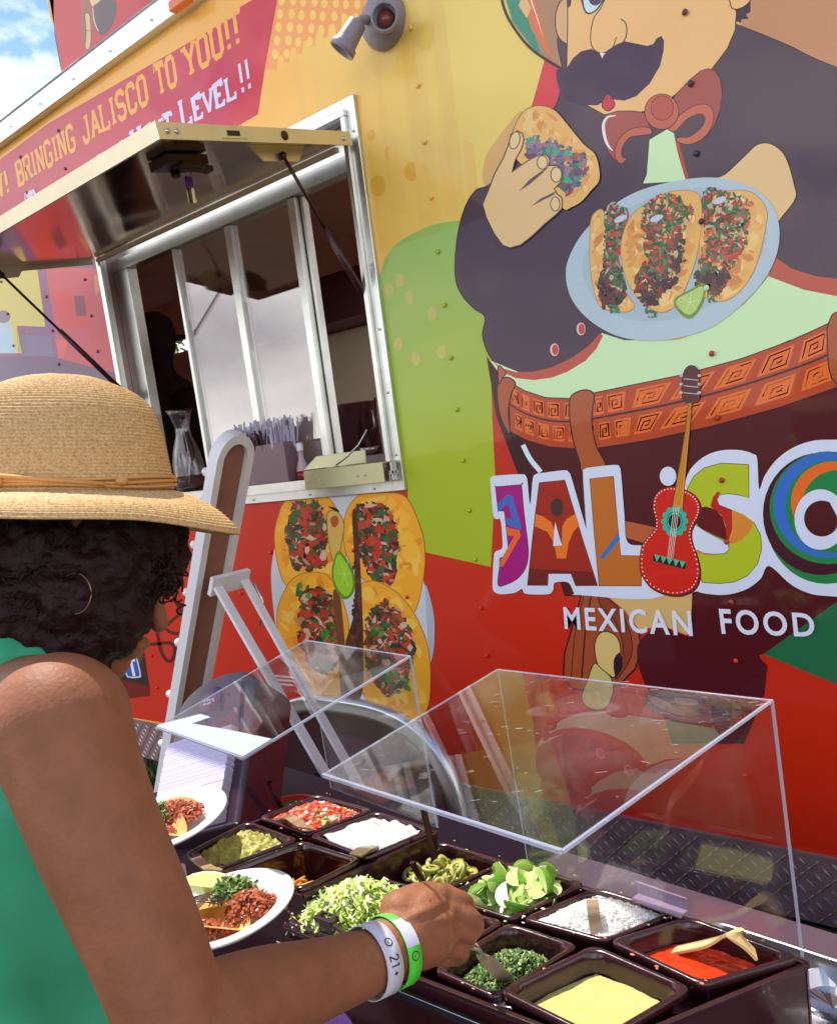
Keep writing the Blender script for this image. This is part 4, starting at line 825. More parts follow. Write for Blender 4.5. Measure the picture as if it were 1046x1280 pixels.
# ------------------------------------------------------------------ things on the sill
SZ = Z0+.0575
def remesh(name, mb, voxel, mats, parent=None, sm=6, disp=None, fac=.5):
    o = mb.build('tmp', mats, None); md = o.modifiers.new('r', 'REMESH'); md.mode = 'VOXEL'; md.voxel_size = voxel; md.use_smooth_shade = True
    if sm: s = o.modifiers.new('s', 'SMOOTH'); s.iterations = sm; s.factor = fac
    dg = bpy.context.evaluated_depsgraph_get(); me = bpy.data.meshes.new_from_object(o.evaluated_get(dg)); bpy.data.objects.remove(o)
    me.name = name; me.materials.clear()
    for m in (mats if isinstance(mats, (list, tuple)) else [mats]): me.materials.append(m)
    off = OFF[parent.name] if parent is not None else V((0, 0, 0))
    if disp: me.update()
    n = len(me.vertices)
    nr = [v.normal.copy() for v in me.vertices]
    for v in me.vertices:
        c = v.co.copy()
        if disp: c = c+nr[v.index]*disp(c, nr[v.index])
        v.co = c-off
    me.polygons.foreach_set('use_smooth', [True]*len(me.polygons)); me.update()
    o = bpy.data.objects.new(name, me); sc.collection.objects.link(o)
    if parent is not None: o.parent = parent; OFF[o.name] = off
    return o
yv = WY+.085
MB().bx(i0+.001, xc+.2, WY+.012, WY+.3, SZ-.04, SZ-.002).build('inner_shelf', mat('counter_steel'), TR)
cb = aty(238, 597, yv); s_c = (cb-EYE).dot(fwd)/F
hC = 100*s_c*1.02; rC = 18*s_c
gl = acrylic('carafe_glass', (.9, .88, .9), 1.5, .02, 1.6)
ct = thing('glass_carafe', 'clear glass carafe with narrow neck standing in the left window opening', 'carafe', (cb.x, yv, SZ))
MB().lathe([(1e-3, .002), (rC, 0), (rC*1.08, .02), (rC*1.05, hC*.35), (rC*.9, hC*.5), (rC*.55, hC*.68), (rC*.48, hC*.78), (rC*.7, hC*.93), (rC*.92, hC), (rC*.87, hC), (rC*.65, hC*.93), (rC*.43, hC*.78), (rC*.5, hC*.68), (rC*.84, hC*.5), (rC*.98, hC*.35), (rC, .024), (1e-3, .012)], (cb.x, yv, SZ), 32).build('carafe_body', gl, ct, True)
MB().lathe([(1e-3, .013), (rC*.9, .013), (rC*.97, .03), (rC*.97, hC*.2), (1e-3, hC*.2)], (cb.x, yv, SZ), 28).build('drink', acrylic('drink_red', (.75, .3, .3), 1.33), ct, True)
MB().slab([(cb.x-.02, yv, SZ+.04), (cb.x+.0, yv-.01, SZ+.03), (cb.x+.02, yv+.0, SZ+.12), (cb.x-.0, yv+.01, SZ+.13)], (.001, .002, 0)).build('paper_slip', mat('paper', (190, 180, 180), .8), ct)
yv0 = yv; yv = WY+.002
# cutlery tray with straws and forks
x0_, x1_ = aty(283, 590, yv).x, aty(368, 578, yv).x; th_ = 42*s_c
tt = thing('cutlery_tray', 'grey steel cutlery tray on the sill behind the window glass', 'tray', ((x0_+x1_)/2, yv, SZ))
mb = MB()
for a, b, c, d in ((x0_, x1_, yv-.034, yv-.031), (x0_, x1_, yv+.031, yv+.034), (x0_, x0_+.003, yv-.031, yv+.031), (x1_-.003, x1_, yv-.031, yv+.031)): mb.bx(a, b, c, d, SZ, SZ+th_)
mb.bx(x0_, x1_, yv-.034, yv+.034, SZ-.001, SZ+.003); mb.build('tray_body', mat('tray_grey', (128, 104, 112), .5, .3), tt)
rnd = random.Random(5); mb = MB()
for i in range(90):
    x = rnd.uniform(x0_+.01, x0_+(x1_-x0_)*.8); y = yv+rnd.uniform(-.029, -.008); lx, ly = rnd.gauss(0, .018), rnd.gauss(0, .012)
    mb.bar((x, y, SZ+.02), (x+lx, y+ly, SZ+th_+rnd.uniform(.01, .05)), .006, .0015)
o = mb.build('black_fork', mat('strut_black')); top(o, 'bunch of black plastic forks standing in the cutlery tray', 'forks', kind='stuff')
mb = MB()
for i in range(110):
    x = rnd.uniform(x0_+(x1_-x0_)*.3, x1_-.01); y = yv+rnd.uniform(-.026, .024); lx, ly = rnd.gauss(0, .02), rnd.gauss(0, .012); t0 = V((x, y, SZ+.02)); t1 = V((x+lx, y+ly, SZ+th_+rnd.uniform(.03, .085)))
    mb.bar(t0, t1, .007, .0015)
o = mb.build('wrapped_straw', mat('straw_wrap', (190, 184, 206), .35, spec=.6)); top(o, 'bunch of wrapped white straws standing in the cutlery tray', 'straws', kind='stuff')
yv = WY+.012; bb = aty(377, 576, yv); bt = thing('sauce_bottle', 'small clear bottle with red sauce beside the cutlery tray', 'bottle', (bb.x, yv, SZ))
MB().lathe([(1e-3, .012), (.022, .01), (.023, .03), (.018, .05), (.009, .075), (.009, .1), (1e-3, .1)], (bb.x, yv, SZ-.008), 24).build('bottle_body', mat('bottle_clear', (190, 160, 170), .2), bt, True); MB().lathe([(1e-3, .0), (.0225, 0), (.0235, .028), (1e-3, .028)], (bb.x, yv, SZ+.001), 24).build('sauce', mat('sauce_dark', (140, 20, 26), .2), bt, True)
MB().lathe([(.010, .098), (.011, .1), (.011, .122), (1e-3, .124)], (bb.x, yv, SZ-.008), 18).build('cap', M_white, bt, True)
# worker inside
wx, wy_ = aty(205, 480, 2.6).x, 2.6; hzt = aty(206, 392, 2.6).z
mb = MB(); hc = V((wx, wy_, hzt-.12)); mb.ball(hc, .095, 20, sz=1.25); mb.tube([hc+V((0, 0, -.08)), hc+V((0, 0, -.2))], [.06, .07], 16)
mb.tube([hc+V((0, .0, -.16)), hc+V((0, 0, -.22)), hc+V((0, .02, -.35)), hc+V((0, 0, -.6)), hc+V((0, 0, -.85))], [.08, .15, .19, .17, .18], 20, flat=.62)
mb.tube([hc+V((.17, 0, -.27)), hc+V((.25, -.03, -.5)), hc+V((.22, .15, -.7))], [.07, .055, .04], 14); mb.tube([hc+V((-.17, 0, -.27)), hc+V((-.25, -.03, -.5)), hc+V((-.2, .15, -.7))], [.07, .055, .04], 14)
wk = remesh('person', mb, .02, mat('worker_dark', (44, 16, 20), .7), None, 4); top(wk, 'food truck worker in dark shirt and cap standing inside behind the window', 'person')
MB().lathe([(.1, -.01), (.1, .03), (.085, .09), (.04, .125), (1e-3, .13)], hc+V((0, 0, .02)), 28).box(hc+V((.0, .13, .025)), (.13, .12, .008)).build('cap', mat('cap_dark', (50, 22, 26), .8), wk, True)
# greenery beyond the hatch
mb = MB(); rnd = random.Random(9)
for i in range(2600):
    d = V((rnd.gauss(0, 1), rnd.gauss(0, 1), rnd.gauss(0, 1))).normalized()*rnd.uniform(.3, 1)**.5; c = V((hx0*6.6/3.98, 6.6, 2.6))+V((d.x*1.7, d.y*1.0, d.z*1.5)); u = V((rnd.uniform(-1, 1), rnd.uniform(-1, 1), rnd.uniform(-1, 1))).normalized()*.07; v_ = V((rnd.uniform(-1, 1), rnd.uniform(-1, 1), rnd.uniform(-1, 1))).normalized()*.05
    mb.add([c-u, c+v_, c+u, c-v_], [(0, 1, 2, 3)], i % 2)
tt2 = thing('tree', 'green leafy tree seen through the far hatch of the truck', 'tree', (hx0*6.6/3.98, 6.6, 0)); mb.build('crown', [mat('leaf_green', (106, 136, 44), .6), mat('leaf_green_dark', (70, 104, 34), .6)], tt2); TX = hx0*6.6/3.98; MB().tube([(TX, 6.6, 0), (TX+.05, 6.6, 1.4), (TX, 6.6, 2.6)], [.14, .1, .05], 12).build('trunk', mat('bark', (90, 70, 56), .9), tt2, True)
# ------------------------------------------------------------------ table
TZ = .79
U = V((math.cos(math.radians(-6)), math.sin(math.radians(-6)), 0)); VV = V((-U.y, U.x, 0))
ya = atz(380, 965, TZ); yb = atz(1046, 1167, TZ)
dA = (yb-ya).normalized(); nA = V((dA.y, -dA.x, 0))
fa = ya-dA*.27; fb = yb+dA*1.2
tb = thing('serving_table', 'long serving table covered with dark cloth in front of the truck', 'table', (-.7, .9, 0))
MB().slab([fa, fb, fb+nA*.86, fa+nA*.86], (0, 0, -.03)).build('table_top', M_blackmat, tb, bevel=.004)
q = [fa+V((0, 0, -.03)), fb+V((0, 0, -.03)), fb+nA*.862+V((0, 0, -.03)), fa+nA*.862+V((0, 0, -.03))]
def skirt(a, b, n, nm='table_skirt'):
    vs = []; k = int((b-a).length/.02); d = (b-a)/k
    for i in range(k+1):
        for j in range(9):
            z = -(.745)*j/8; am = .004+.02*j/8; vs.append(a+d*i+n*(am*math.sin(i*.9+math.sin(i*.23)*2))+V((0, 0, z)))
    MB().add(vs, [(i*9+j, i*9+j+1, (i+1)*9+j+1, (i+1)*9+j) for i in range(k) for j in range(8)]).build(nm, M_blackmat, tb, True)
for i in range(4): skirt(q[i]+V((0, 0, .0)), q[(i+1) % 4], (nA, dA, nA, dA)[i])
# ------------------------------------------------------------------ bins and pans
Z_UP, Z_LO = .98, .95
def Q(z, *p): return [atz(x, y, z) for x, y in p]
def rquad(q, r_, n=5):
    """rounded outline of a quad L,T,R,B"""
    out = []; k = len(q)
    for i in range(k):
        p, a, b = q[i], q[i-1], q[(i+1) % k]; ra = (a-p).normalized()*r_; rb = (b-p).normalized()*r_
        for j in range(n+1):
            t = j/n; A_, B_ = p+ra, p+rb; out.append((A_*(1-t)+p*t)*(1-t)+(p*(1-t)+B_*t)*t)
    return out
def inset(q, d):
    c = sum(q, V((0, 0, 0)))/4; out = []
    for i in range(4):
        p, a, b = q[i], q[i-1], q[(i+1) % 4]; e1 = (a-p).normalized(); e2 = (b-p).normalized(); s = e1.cross(e2).length; out.append(p+(e1+e2)*(d/max(.4, s)))
    return out
def pan(q, depth, label, group='black food pans', rimw=.0075, m=None):
    """one food pan: rolled rim, wall, floor"""
    c = sum(q, V((0, 0, 0)))/4; t = thing('food_pan', label, 'food pan', (c.x, c.y, c.z-depth), group)
    q = inset(q, .0016)
    rings = [(q, .014, -.007), (q, .014, 0.0), (inset(q, .0014), .014, .0018), (inset(q, rimw*.8), .016, .0018), (inset(q, rimw), .019, -.0006), (inset(q, rimw+.0015), .020, -.010), (inset(q, rimw+.007), .018, -depth+.012), (inset(q, rimw+.012), .016, -depth+.002), (inset(q, .04), .01, -depth)]
    vs = []; k = None
    for qq, r_, dz in rings:
        o = [p+V((0, 0, dz)) for p in rquad(qq, r_)]; k = len(o); vs += o
    f = [(i*k+j, i*k+(j+1) % k, (i+1)*k+(j+1) % k, (i+1)*k+j) for i in range(len(rings)-1) for j in range(k)]+[tuple(range((len(rings)-1)*k, len(rings)*k))]
    mb = MB().add(vs, f); mb.build('pan_body', m or M_black, t, True)
    return t
def surf(q, z, hf, name, mats, ins=.011, n=30, rr_=.026, label=None, cat=None, kind='stuff', mi=None):
    """food surface filling a pan: z level below the rim, hf(u,v) height"""
    qq = inset(q, ins); vs = []; fs = []
    for j in range(n+1):
        for i in range(n+1):
            u, v = i/n, j/n; L_, T_, R_, B_ = qq
            # squash the corners round
            a, b = 2*u-1, 2*v-1; s = 1-.10*(a*a*b*b)**1.0
            uu, vv = .5+a*s/2, .5+b*s/2
            p = L_.lerp(B_, uu).lerp(T_.lerp(R_, uu), vv); p = p+V((0, 0, z+hf(u, v, p))); vs.append(p)
    for j in range(n):
        for i in range(n): fs.append((j*(n+1)+i, j*(n+1)+i+1, (j+1)*(n+1)+i+1, (j+1)*(n+1)+i))
    o = MB().add(vs, fs).build(name, mats, None, True)
    if label: top(o, label, cat, kind=kind)
    return o
def pin(q, u, v, dz=0, ins=.011):
    L_, T_, R_, B_ = inset(q, ins); return L_.lerp(B_, u).lerp(T_.lerp(R_, u), v)+V((0, 0, dz))
def heap(u, v): return max(0, 1-(2*u-1)**2)*max(0, 1-(2*v-1)**2)
qg = Q(Z_UP, (229, 1068), (311, 1026), (376, 1050), (268, 1090)); qp = Q(Z_UP, (322, 1022), (398, 993), (470, 1013), (382, 1045))
qc = Q(Z_UP, (270, 1092), (378, 1051), (455, 1075), (378, 1114)); qs = Q(Z_UP, (384, 1046), (472, 1014), (545, 1037), (457, 1074))
def lat(T_, R_, B_, L_, n):  # lower lattice from four outer corners
    rows = []
    for i in range(n+1):
        t = i/n; rows.append((L_.lerp(B_, t), L_.lerp(B_, t).lerp(T_.lerp(R_, t), .5), T_.lerp(R_, t)))
    return rows
LT, LR = atz(552, 1052, Z_LO), atz(1004, 1198, Z_LO); LL, LB = atz(354, 1153, Z_LO), atz(792, 1296, Z_LO)
ql = Q(Z_LO, (355, 1153), (446, 1098), (540, 1124), (432, 1181)); qj = Q(Z_LO, (452, 1096), (552, 1052), (638, 1078), (545, 1120))
qh = Q(Z_LO, (437, 1183), (544, 1125), (634, 1153), (532, 1214)); qi = Q(Z_LO, (550, 1122), (642, 1076), (735, 1105), (640, 1152))
qci = Q(Z_LO, (538, 1214), (636, 1153), (727, 1183), (620, 1251)); qr = Q(Z_LO, (648, 1150), (745, 1109), (853, 1141), (757, 1180))
qgr = Q(Z_LO+.006, (620, 1240), (742, 1181), (869, 1236), (752, 1306)); qre = Q(Z_LO+.006, (757, 1177), (860, 1145), (1006, 1198), (878, 1235))
pans_ = [(qg, 'black pan of guacamole, at the left of the upper bin', .06), (qp, 'black pan of chopped tomato salsa, farthest back in the upper bin', .06), (qc, 'nearly empty black pan with orange cheese scraps in the upper bin', .09), (qs, 'black pan of sour cream at the right of the upper bin', .06),
 (ql, 'black pan of shredded lettuce at the left of the lower bin', .07), (qj, 'black pan of sliced jalapenos in the lower bin behind the hand', .08), (qh, 'black pan under the hand between lettuce and cilantro', .08), (qi, 'black pan of lime wedges in the lower bin', .07),
 (qci, 'black pan of chopped cilantro under the spoon', .08), (qr, 'black pan of diced white onion next to the limes', .06), (qgr, 'black pan of pale green salsa, nearest the camera', .08), (qre, 'black pan of red salsa at the right end', .08)]
for q_, lb_, dp in pans_: pan(q_, dp, lb_, m=mat('pan_wet', (52, 20, 16), .12, coat=.5) if 'cheese' in lb_ else None)
def bin_(outl, z, zb, label):
    c = sum(outl, V((0, 0, 0)))/len(outl); t = thing('condiment_bin', label, 'bin', (c.x, c.y, zb))
    mb = MB(); k = len(outl)
    for i in range(k):
        a, b = outl[i], outl[(i+1) % k]; n = V((0, 0, 1)).cross((b-a).normalized())*.004; n = n if n.dot(c-a) > 0 else -n
        mb.slab([a+V((0, 0, -.010)), b+V((0, 0, -.010)), V((b.x, b.y, zb)), V((a.x, a.y, zb))], n)
    mb.slab([V((p.x, p.y, zb)) for p in outl], (0, 0, .005)); mb.build('bin_wall', M_black, t)
    mb = MB()
    for i in range(k): mb.bar(outl[i]+V((0, 0, -.008)), outl[(i+1) % k]+V((0, 0, -.008)), .007, .006)
    mb.build('bin_rim', M_black, t, bevel=.001); return t
uo = [qg[0]+V((-.004, 0, 0)), qp[1], qs[2]+V((.004, 0, 0)), qc[3]+V((0, -.006, 0))]
ub = bin_([qg[0], qg[0].lerp(qg[1], .98), qp[0], qp[1], qs[2], qc[3]], Z_UP, TZ+.002, 'black upper condiment bin holding four pans on the table')
lb = bin_([ql[0], ql[1], qj[0], qj[1], qr[2].lerp(qre[1], .5), qre[2]+V((.003, -.0, 0)), qre[3].lerp(qgr[3], .98), qgr[3]], Z_LO, TZ+.002, 'black lower condiment bin holding eight pans nearest the customer')
def rail(p, nm, par, z=-.028, m=M_chrome):
    MB().bar(p[0]+V((0, 0, z)), p[1]+V((0, 0, z)), .006, .010).build(nm, m, par, bevel=.001)
of = V((-.006, -.012, 0)); rail((ql[0]+of, qgr[3]+of), 'chrome_rail', lb)
cp = atz(628, 1262, Z_LO-.02); MB().box(cp+V((.006, -.004, 0)), (.028, .02, .03), Matrix.Rotation(.3, 3, 'Z')).build('chrome_clip', M_chrome, lb, bevel=.003)
cp = qg[3]+V((.0, -.008, -.012)); MB().box(cp, (.02, .012, .022)).build('chrome_clip', M_chrome, ub, bevel=.003)
# --- contents
def nz3(p, s, k=0): return noise.noise(p*s+V((k, k, k)))
M_guac = mat('guacamole', (170, 162, 74), .45, var=.35, vscale=110, bump=(180, .0015), spec=.6, sub=.1)
surf(qg, -.007, lambda u, v, p: .014*heap(u, v)+.010*nz3(p, 62)+.006*nz3(p, 140, 4), 'guacamole', M_guac, n=70, label='chunky yellow green guacamole filling its pan', cat='guacamole')
M_sour = mat('sour_cream', (222, 219, 212), .3, spec=.5, sub=.2)
surf(qs, -.006, lambda u, v, p: .012*heap(u, v)+.012*abs(nz3(p, 34, 3))+.004*nz3(p, 80, 3), 'sour_cream', M_sour, n=60, label='thick white sour cream filling its pan', cat='sour cream')
surf(qp, -.016, lambda u, v, p: .016*heap(u, v)+.004*nz3(p, 80), 'salsa_juice', mat('salsa_juice', (196, 84, 50), .2, var=.3, vscale=80), n=30, label='tomato salsa juice under the chopped tomatoes', cat='salsa juice')
def chop(q, name, mats, n, size, z, hgt, label, cat, seed, flat=.6, box_=True, jit=0):
    rnd = random.Random(seed); mb = MB()
    for i in range(n):
        u, v = rnd.random(), rnd.random(); h = heap(u, v); p = pin(q, u*.94+.03, v*.94+.03, z+hgt*h*rnd.uniform(.75, 1.0)); s = rnd.uniform(*size)
        R = Matrix.Rotation(rnd.uniform(0, 6.28), 3, 'Z') @ Matrix.Rotation(rnd.gauss(0, .6), 3, 'X')
        d = (s*rnd.uniform(.7, 1.3), s*rnd.uniform(.6, 1.1), s*rnd.uniform(.4, .9)*flat)
        vs = [R @ V((a*d[0]/2*rnd.uniform(.7, 1.2), b*d[1]/2*rnd.uniform(.7, 1.2), c_*d[2]/2)) for a in (-1, 1) for b in (-1, 1) for c_ in (-1, 1)]
        mb.add([p+w_ for w_ in vs], [(0, 1, 3, 2), (4, 6, 7, 5), (0, 4, 5, 1), (2, 3, 7, 6), (0, 2, 6, 4), (1, 5, 7, 3)], rnd.choices(range(len(mats)), weights=[m_[1] for m_ in mats])[0])
    o = mb.build(name, [m_[0] for m_ in mats]); top(o, label, cat, kind='stuff'); return o
tom = mat('tomato', (222, 74, 44), .2, spec=.7, var=.25, vscale=90, coat=.4); tomd = mat('tomato_pale', (236, 130, 92), .25, spec=.6, coat=.3); oni = mat('onion', (232, 220, 208), .3, spec=.6); cil = mat('cilantro', (84, 120, 44), .5, var=.3, vscale=100); cild = mat('cilantro_light', (156, 172, 92), .5)
chop(qp, 'tomato_salsa', [(tom, 6), (tomd, 5), (oni, 2.2), (cild, .8)], 900, (.007, .014), -.012, .024, 'heap of chopped tomato and onion salsa', 'salsa', 1, .9)
surf(qc, -.066, lambda u, v, p: .004*nz3(p, 50), 'cheese_residue', mat('cheese_residue', (150, 84, 20), .25, var=.5, vscale=20), n=20, label='orange grease on the bottom of the nearly empty cheese pan', cat='residue')
rnd = random.Random(8); mb = MB()
for i in range(220):
    u, v = min(.9, max(.15, rnd.gauss(.62, .16))), min(.6, max(.06, rnd.gauss(.25, .1))); p = pin(qc, u, v, -.052+rnd.uniform(0, .035)*heap(u, v*1.5)); a = rnd.uniform(0, 6.28); L_ = rnd.uniform(.012, .026)
    mb.tube([p, p+V((math.cos(a)*L_*.5, math.sin(a)*L_*.5, .003)), p+V((math.cos(a+.4)*L_, math.sin(a+.4)*L_, rnd.uniform(-.002, .005)))], .0022, 5)
o = mb.build('shredded_cheese', mat('cheddar', (248, 172, 62), .45, sub=.1), None, True); top(o, 'last shreds of orange cheese in the nearly empty pan', 'cheese', kind='stuff')
# lettuce
def ribbons(q, n, mats, z, hgt, L0, L1, wd, seed, name, label, cat, amp=1.0, spill=0):
    rnd = random.Random(seed); mb = MB()
    for i in range(n):
        u, v = rnd.random(), rnd.random(); h = heap(u, v); p = pin(q, u*(1+spill)-spill/2, v*(1+spill)-spill/2, z+hgt*(h**.7)*rnd.uniform(.5, 1)); a = rnd.uniform(0, 6.28); el = rnd.gauss(0, .35)
        d = V((math.cos(a), math.sin(a), el)).normalized(); L_ = rnd.uniform(L0, L1); sd = d.cross(V((0, 0, 1))).normalized(); w_ = wd*rnd.uniform(.5, 1.2); ph = rnd.uniform(0, 6); k = 5; vs = []
        for j in range(k+1):
            t = j/k-.5; c = p+d*(L_*t)+sd*(.004*amp*math.sin(ph+t*7))+V((0, 0, .004*amp*math.cos(ph+t*8)-.012*amp*t*t)); tw = V((0, 0, 1))*.6*math.sin(ph+t*5)+sd; tw = tw.normalized()*w_*(1-.5*abs(2*t)**2); vs += [c-tw, c+tw]
        mb.add(vs, [(2*j, 2*j+1, 2*j+3, 2*j+2) for j in range(k)], rnd.choices(range(len(mats)), weights=[m_[1] for m_ in mats])[0])
    o = mb.build(name, [m_[0] for m_ in mats], None, True); top(o, label, cat, kind='stuff'); return o
l1 = mat('lettuce_pale', (222, 236, 136), .35, spec=.5, sub=.15); l2 = mat('lettuce_green', (184, 214, 92), .35, spec=.5, sub=.1); l3 = mat('lettuce_white', (238, 242, 190), .35, sub=.2)
ribbons(ql, 900, [(l1, 5), (l2, 3), (l3, 2)], -.006, .042, .02, .045, .0028, 3, 'shredded_lettuce', 'heap of shredded pale green lettuce piled above its pan', 'lettuce', 1.2, .02)
surf(ql, -.012, lambda u, v, p: .035*heap(u, v), 'lettuce_bed', l2, n=20, label='packed lettuce under the shredded heap', cat='lettuce')
# cilantro
cs = [(cil, 5), (cild, 3), (mat('cilantro_dark', (54, 80, 30), .5), 4)]
surf(qci, -.028, lambda u, v, p: .014*heap(u, v)+.004*nz3(p, 70), 'cilantro_bed', mat('cilantro_dark'), n=24, ins=.013, label='packed cilantro at the bottom of its pan', cat='cilantro')
ribbons(qci, 2300, cs, -.028, .026, .006, .013, .0028, 6, 'chopped_cilantro', 'chopped dark green cilantro with pale stems in its pan', 'cilantro', .5, -.1)
# onion / rice
surf(qr, -.010, lambda u, v, p: .018*heap(u, v)**.8, 'onion_bed', oni, n=24, label='packed white onion under the loose dice', cat='onion')
chop(qr, 'diced_onion', [(oni, 4), (mat('onion_white', (248, 246, 240), .35, sub=.15), 8)], 2600, (.004, .0065), -.006, .022, 'heap of finely diced white onion', 'onion', 12, .8)
# sauces
surf(qgr, -.026, lambda u, v, p: .0026*nz3(p, 34)+.001*nz3(p, 90), 'green_salsa', mat('green_salsa', (218, 204, 124), .22, var=.08, vscale=60, bump=(120, .0006), coat=.3), ins=.0125, n=26, label='smooth pale green salsa, nearest the camera', cat='salsa')
surf(qre, -.024, lambda u, v, p: .0015*nz3(p, 50)+.0012*nz3(p, 130), 'red_salsa', mat('red_salsa', (216, 62, 24), .16, var=.25, vscale=90, bump=(140, .0012), coat=.5), ins=.0125, n=50, label='bright red salsa with chopped bits in the end pan', cat='salsa')
surf(qh, -.05, lambda u, v, p: .004*nz3(p, 60), 'pickled_onion', mat('pickled', (120, 40, 40), .3, var=.4, vscale=60), n=24, label='dark pickled vegetables in the pan under the hand', cat='pickles')
# jalapeno slices
j1_ = mat('jalapeno_skin', (128, 132, 36), .25, coat=.4, var=.3, vscale=60); j2_ = mat('jalapeno_flesh', (198, 190, 96), .3, coat=.3)
surf(qj, -.036, lambda u, v, p: .012*heap(u, v), 'jalapeno_brine', mat('brine', (96, 84, 20), .15, coat=.5), n=16, label='pickling brine under the jalapeno slices', cat='brine')
rnd = random.Random(21)
def ringm(nm, r_, h_):
    mb = MB(); mb.lathe([(r_*.55, h_*.5), (r_, h_*.5), (r_, -h_*.5), (r_*.55, -h_*.5), (r_*.55, h_*.5)], (0, 0, 0), 18); k = len(mb.f)
    mb.m = [0 if (i//18) == 1 else 1 for i in range(k)]
    for a in (0, 2.1, 4.2): mb.bar((0, 0, 0), (r_*.74*math.cos(a), r_*.74*math.sin(a), 0), .002, h_*.7, mi=1)
    return mb.build(nm, [j1_, j2_], None, True)
jb = None
for i in range(48):
    if jb is None: o = jb = ringm('jalapeno_slice', .0125, .005)
    else: o = jb.copy(); sc.collection.objects.link(o)
    u, v = rnd.uniform(.12, .9), rnd.uniform(.12, .9); o.location = pin(qj, u, v, -.022+.020*heap(u, v)*rnd.uniform(.5, 1.2)); o.rotation_euler = (rnd.gauss(0, .6), rnd.gauss(0, .6), rnd.uniform(0, 6)); s = rnd.uniform(.8, 1.25); o.scale = (s, s*.9, s)
    tag(o, 'olive green pickled jalapeno slice in the pan behind the hand', 'jalapeno slice', 'pickled jalapeno slices')
# lime wedges
rind = mat('lime_rind', (96, 146, 30), .3, coat=.4, var=.25, vscale=50, bump=(300, .0003)); flesh = mat('lime_flesh', (200, 220, 128), .25, coat=.4, var=.12, vscale=120); pith = mat('lime_pith', (226, 236, 180), .5)
def limew():
    mb = MB(); R0 = .026; n = 8; ang = math.radians(62); vs = []; fs = []; mi = []
    # outer skin: lune between two half-meridians
    for i in range(n+1):
        th2 = math.pi*i/n
        for j in range(5):
            ph = -ang/2+ang*j/4; vs.append((R0*1.18*-math.cos(th2), R0*math.sin(th2)*math.sin(ph), -R0*math.sin(th2)*math.cos(ph)))
    f = [(i*5+j, i*5+j+1, (i+1)*5+j+1, (i+1)*5+j) for i in range(n) for j in range(4)]; mb.add(vs, f, 0)
    for s_ in (0, 4):
        ph = -ang/2+ang*s_/4; rim = [V(vs[i*5+s_]) for i in range(n+1)]; sc_ = [V((p.x*.93, p.y*.9, p.z*.9)) for p in rim]
        mb.add(rim+sc_, [(i, i+1, n+1+i+1, n+1+i) for i in range(n)], 2); mb.add([V((0, 0, -R0*.04))]+sc_, [(0, i+1, i+2) for i in range(n)], 1)
    return mb.build('lime_wedge', [rind, flesh, pith], None)
surf(qi, -.026, lambda u, v, p: .02*heap(u, v), 'lime_pile_base', flesh, n=16, label='lime juice and pulp below the wedges', cat='lime pulp')
lw = None; rnd = random.Random(4)
for i in range(46):
    if lw is None: o = lw = limew()
    else: o = lw.copy(); sc.collection.objects.link(o)
    u, v = .08+.84*((i*7) % 46)/46+rnd.uniform(-.05, .05), rnd.uniform(.08, .92); lay = i/46
    o.location = pin(qi, min(.93, max(.07, u)), v, -.012+.030*lay*heap(u, v)**.6+.006); o.rotation_euler = (rnd.choice((0, .5, -.5, 1.2, -1.1, 2.8))+rnd.gauss(0, .3), rnd.gauss(0, .4), rnd.uniform(0, 6.28)); s = rnd.uniform(.62, .82); o.scale = (s, s, s)
    tag(o, 'green lime wedge heaped in the pan behind the onions', 'lime wedge', 'lime wedges in the pan')
# spoons
def spoon(path, wds, name, label, m, cat='spoon', th_=.0018, bowl=None, up=(0, 0, 1)):
    P_ = cat_rom(path, False, 6); n = len(P_); mb = MB(); vs = []
    for i, p in enumerate(P_):
        t = (P_[min(i+1, n-1)]-P_[max(0, i-1)]).normalized(); sd = t.cross(V(up)); sd = sd.normalized() if sd.length > 1e-4 else V((1, 0, 0)); nn = sd.cross(t); f = i/(n-1)*(len(wds)-1); k = min(int(f), len(wds)-2); w_ = wds[k]*(1-(f-k))+wds[k+1]*(f-k)
        vs += [p-sd*w_+nn*th_, p+sd*w_+nn*th_, p+sd*w_-nn*th_, p-sd*w_-nn*th_]
    f = [(4*i+j, 4*i+(j+1) % 4, 4*(i+1)+(j+1) % 4, 4*(i+1)+j) for i in range(n-1) for j in range(4)]+[(0, 1, 2, 3), (4*n-4, 4*n-3, 4*n-2, 4*n-1)]
    o = MB().add(vs, f).build(name, m, None, bevel=.0008); top(o, label, cat); return o
tan = mat('smoky_plastic', (172, 140, 104), .2, coat=.5, spec=.6); beige = mat('beige_plastic', (236, 200, 140), .4)
def A3(x, y, z): return atz(x, y, z)
spoon([A3(276, 1090, Z_UP+.006), A3(262, 1086, Z_UP+.008), A3(248, 1076, Z_UP+.006), A3(242, 1070, Z_UP-.006)], [.006, .008, .008, .01], 'serving_spoon', 'tan plastic spoon handle resting in the guacamole', tan)
spoon([A3(390, 1036, Z_UP+.008), A3(376, 1031, Z_UP+.018), A3(362, 1022, Z_UP+.018), A3(352, 1022, Z_UP-.004)], [.008, .009, .009, .012], 'serving_spoon', 'tan plastic spoon curving over the tomato salsa', tan)
spoon([A3(354, 1108, Z_UP+.002), A3(338, 1100, Z_UP+.006), A3(322, 1093, Z_UP+.004), A3(318, 1096, Z_UP-.02), A3(345, 1103, Z_UP-.05)], [.006, .009, .010, .012, .014], 'serving_spoon', 'tan plastic spoon in the nearly empty cheese pan', tan)
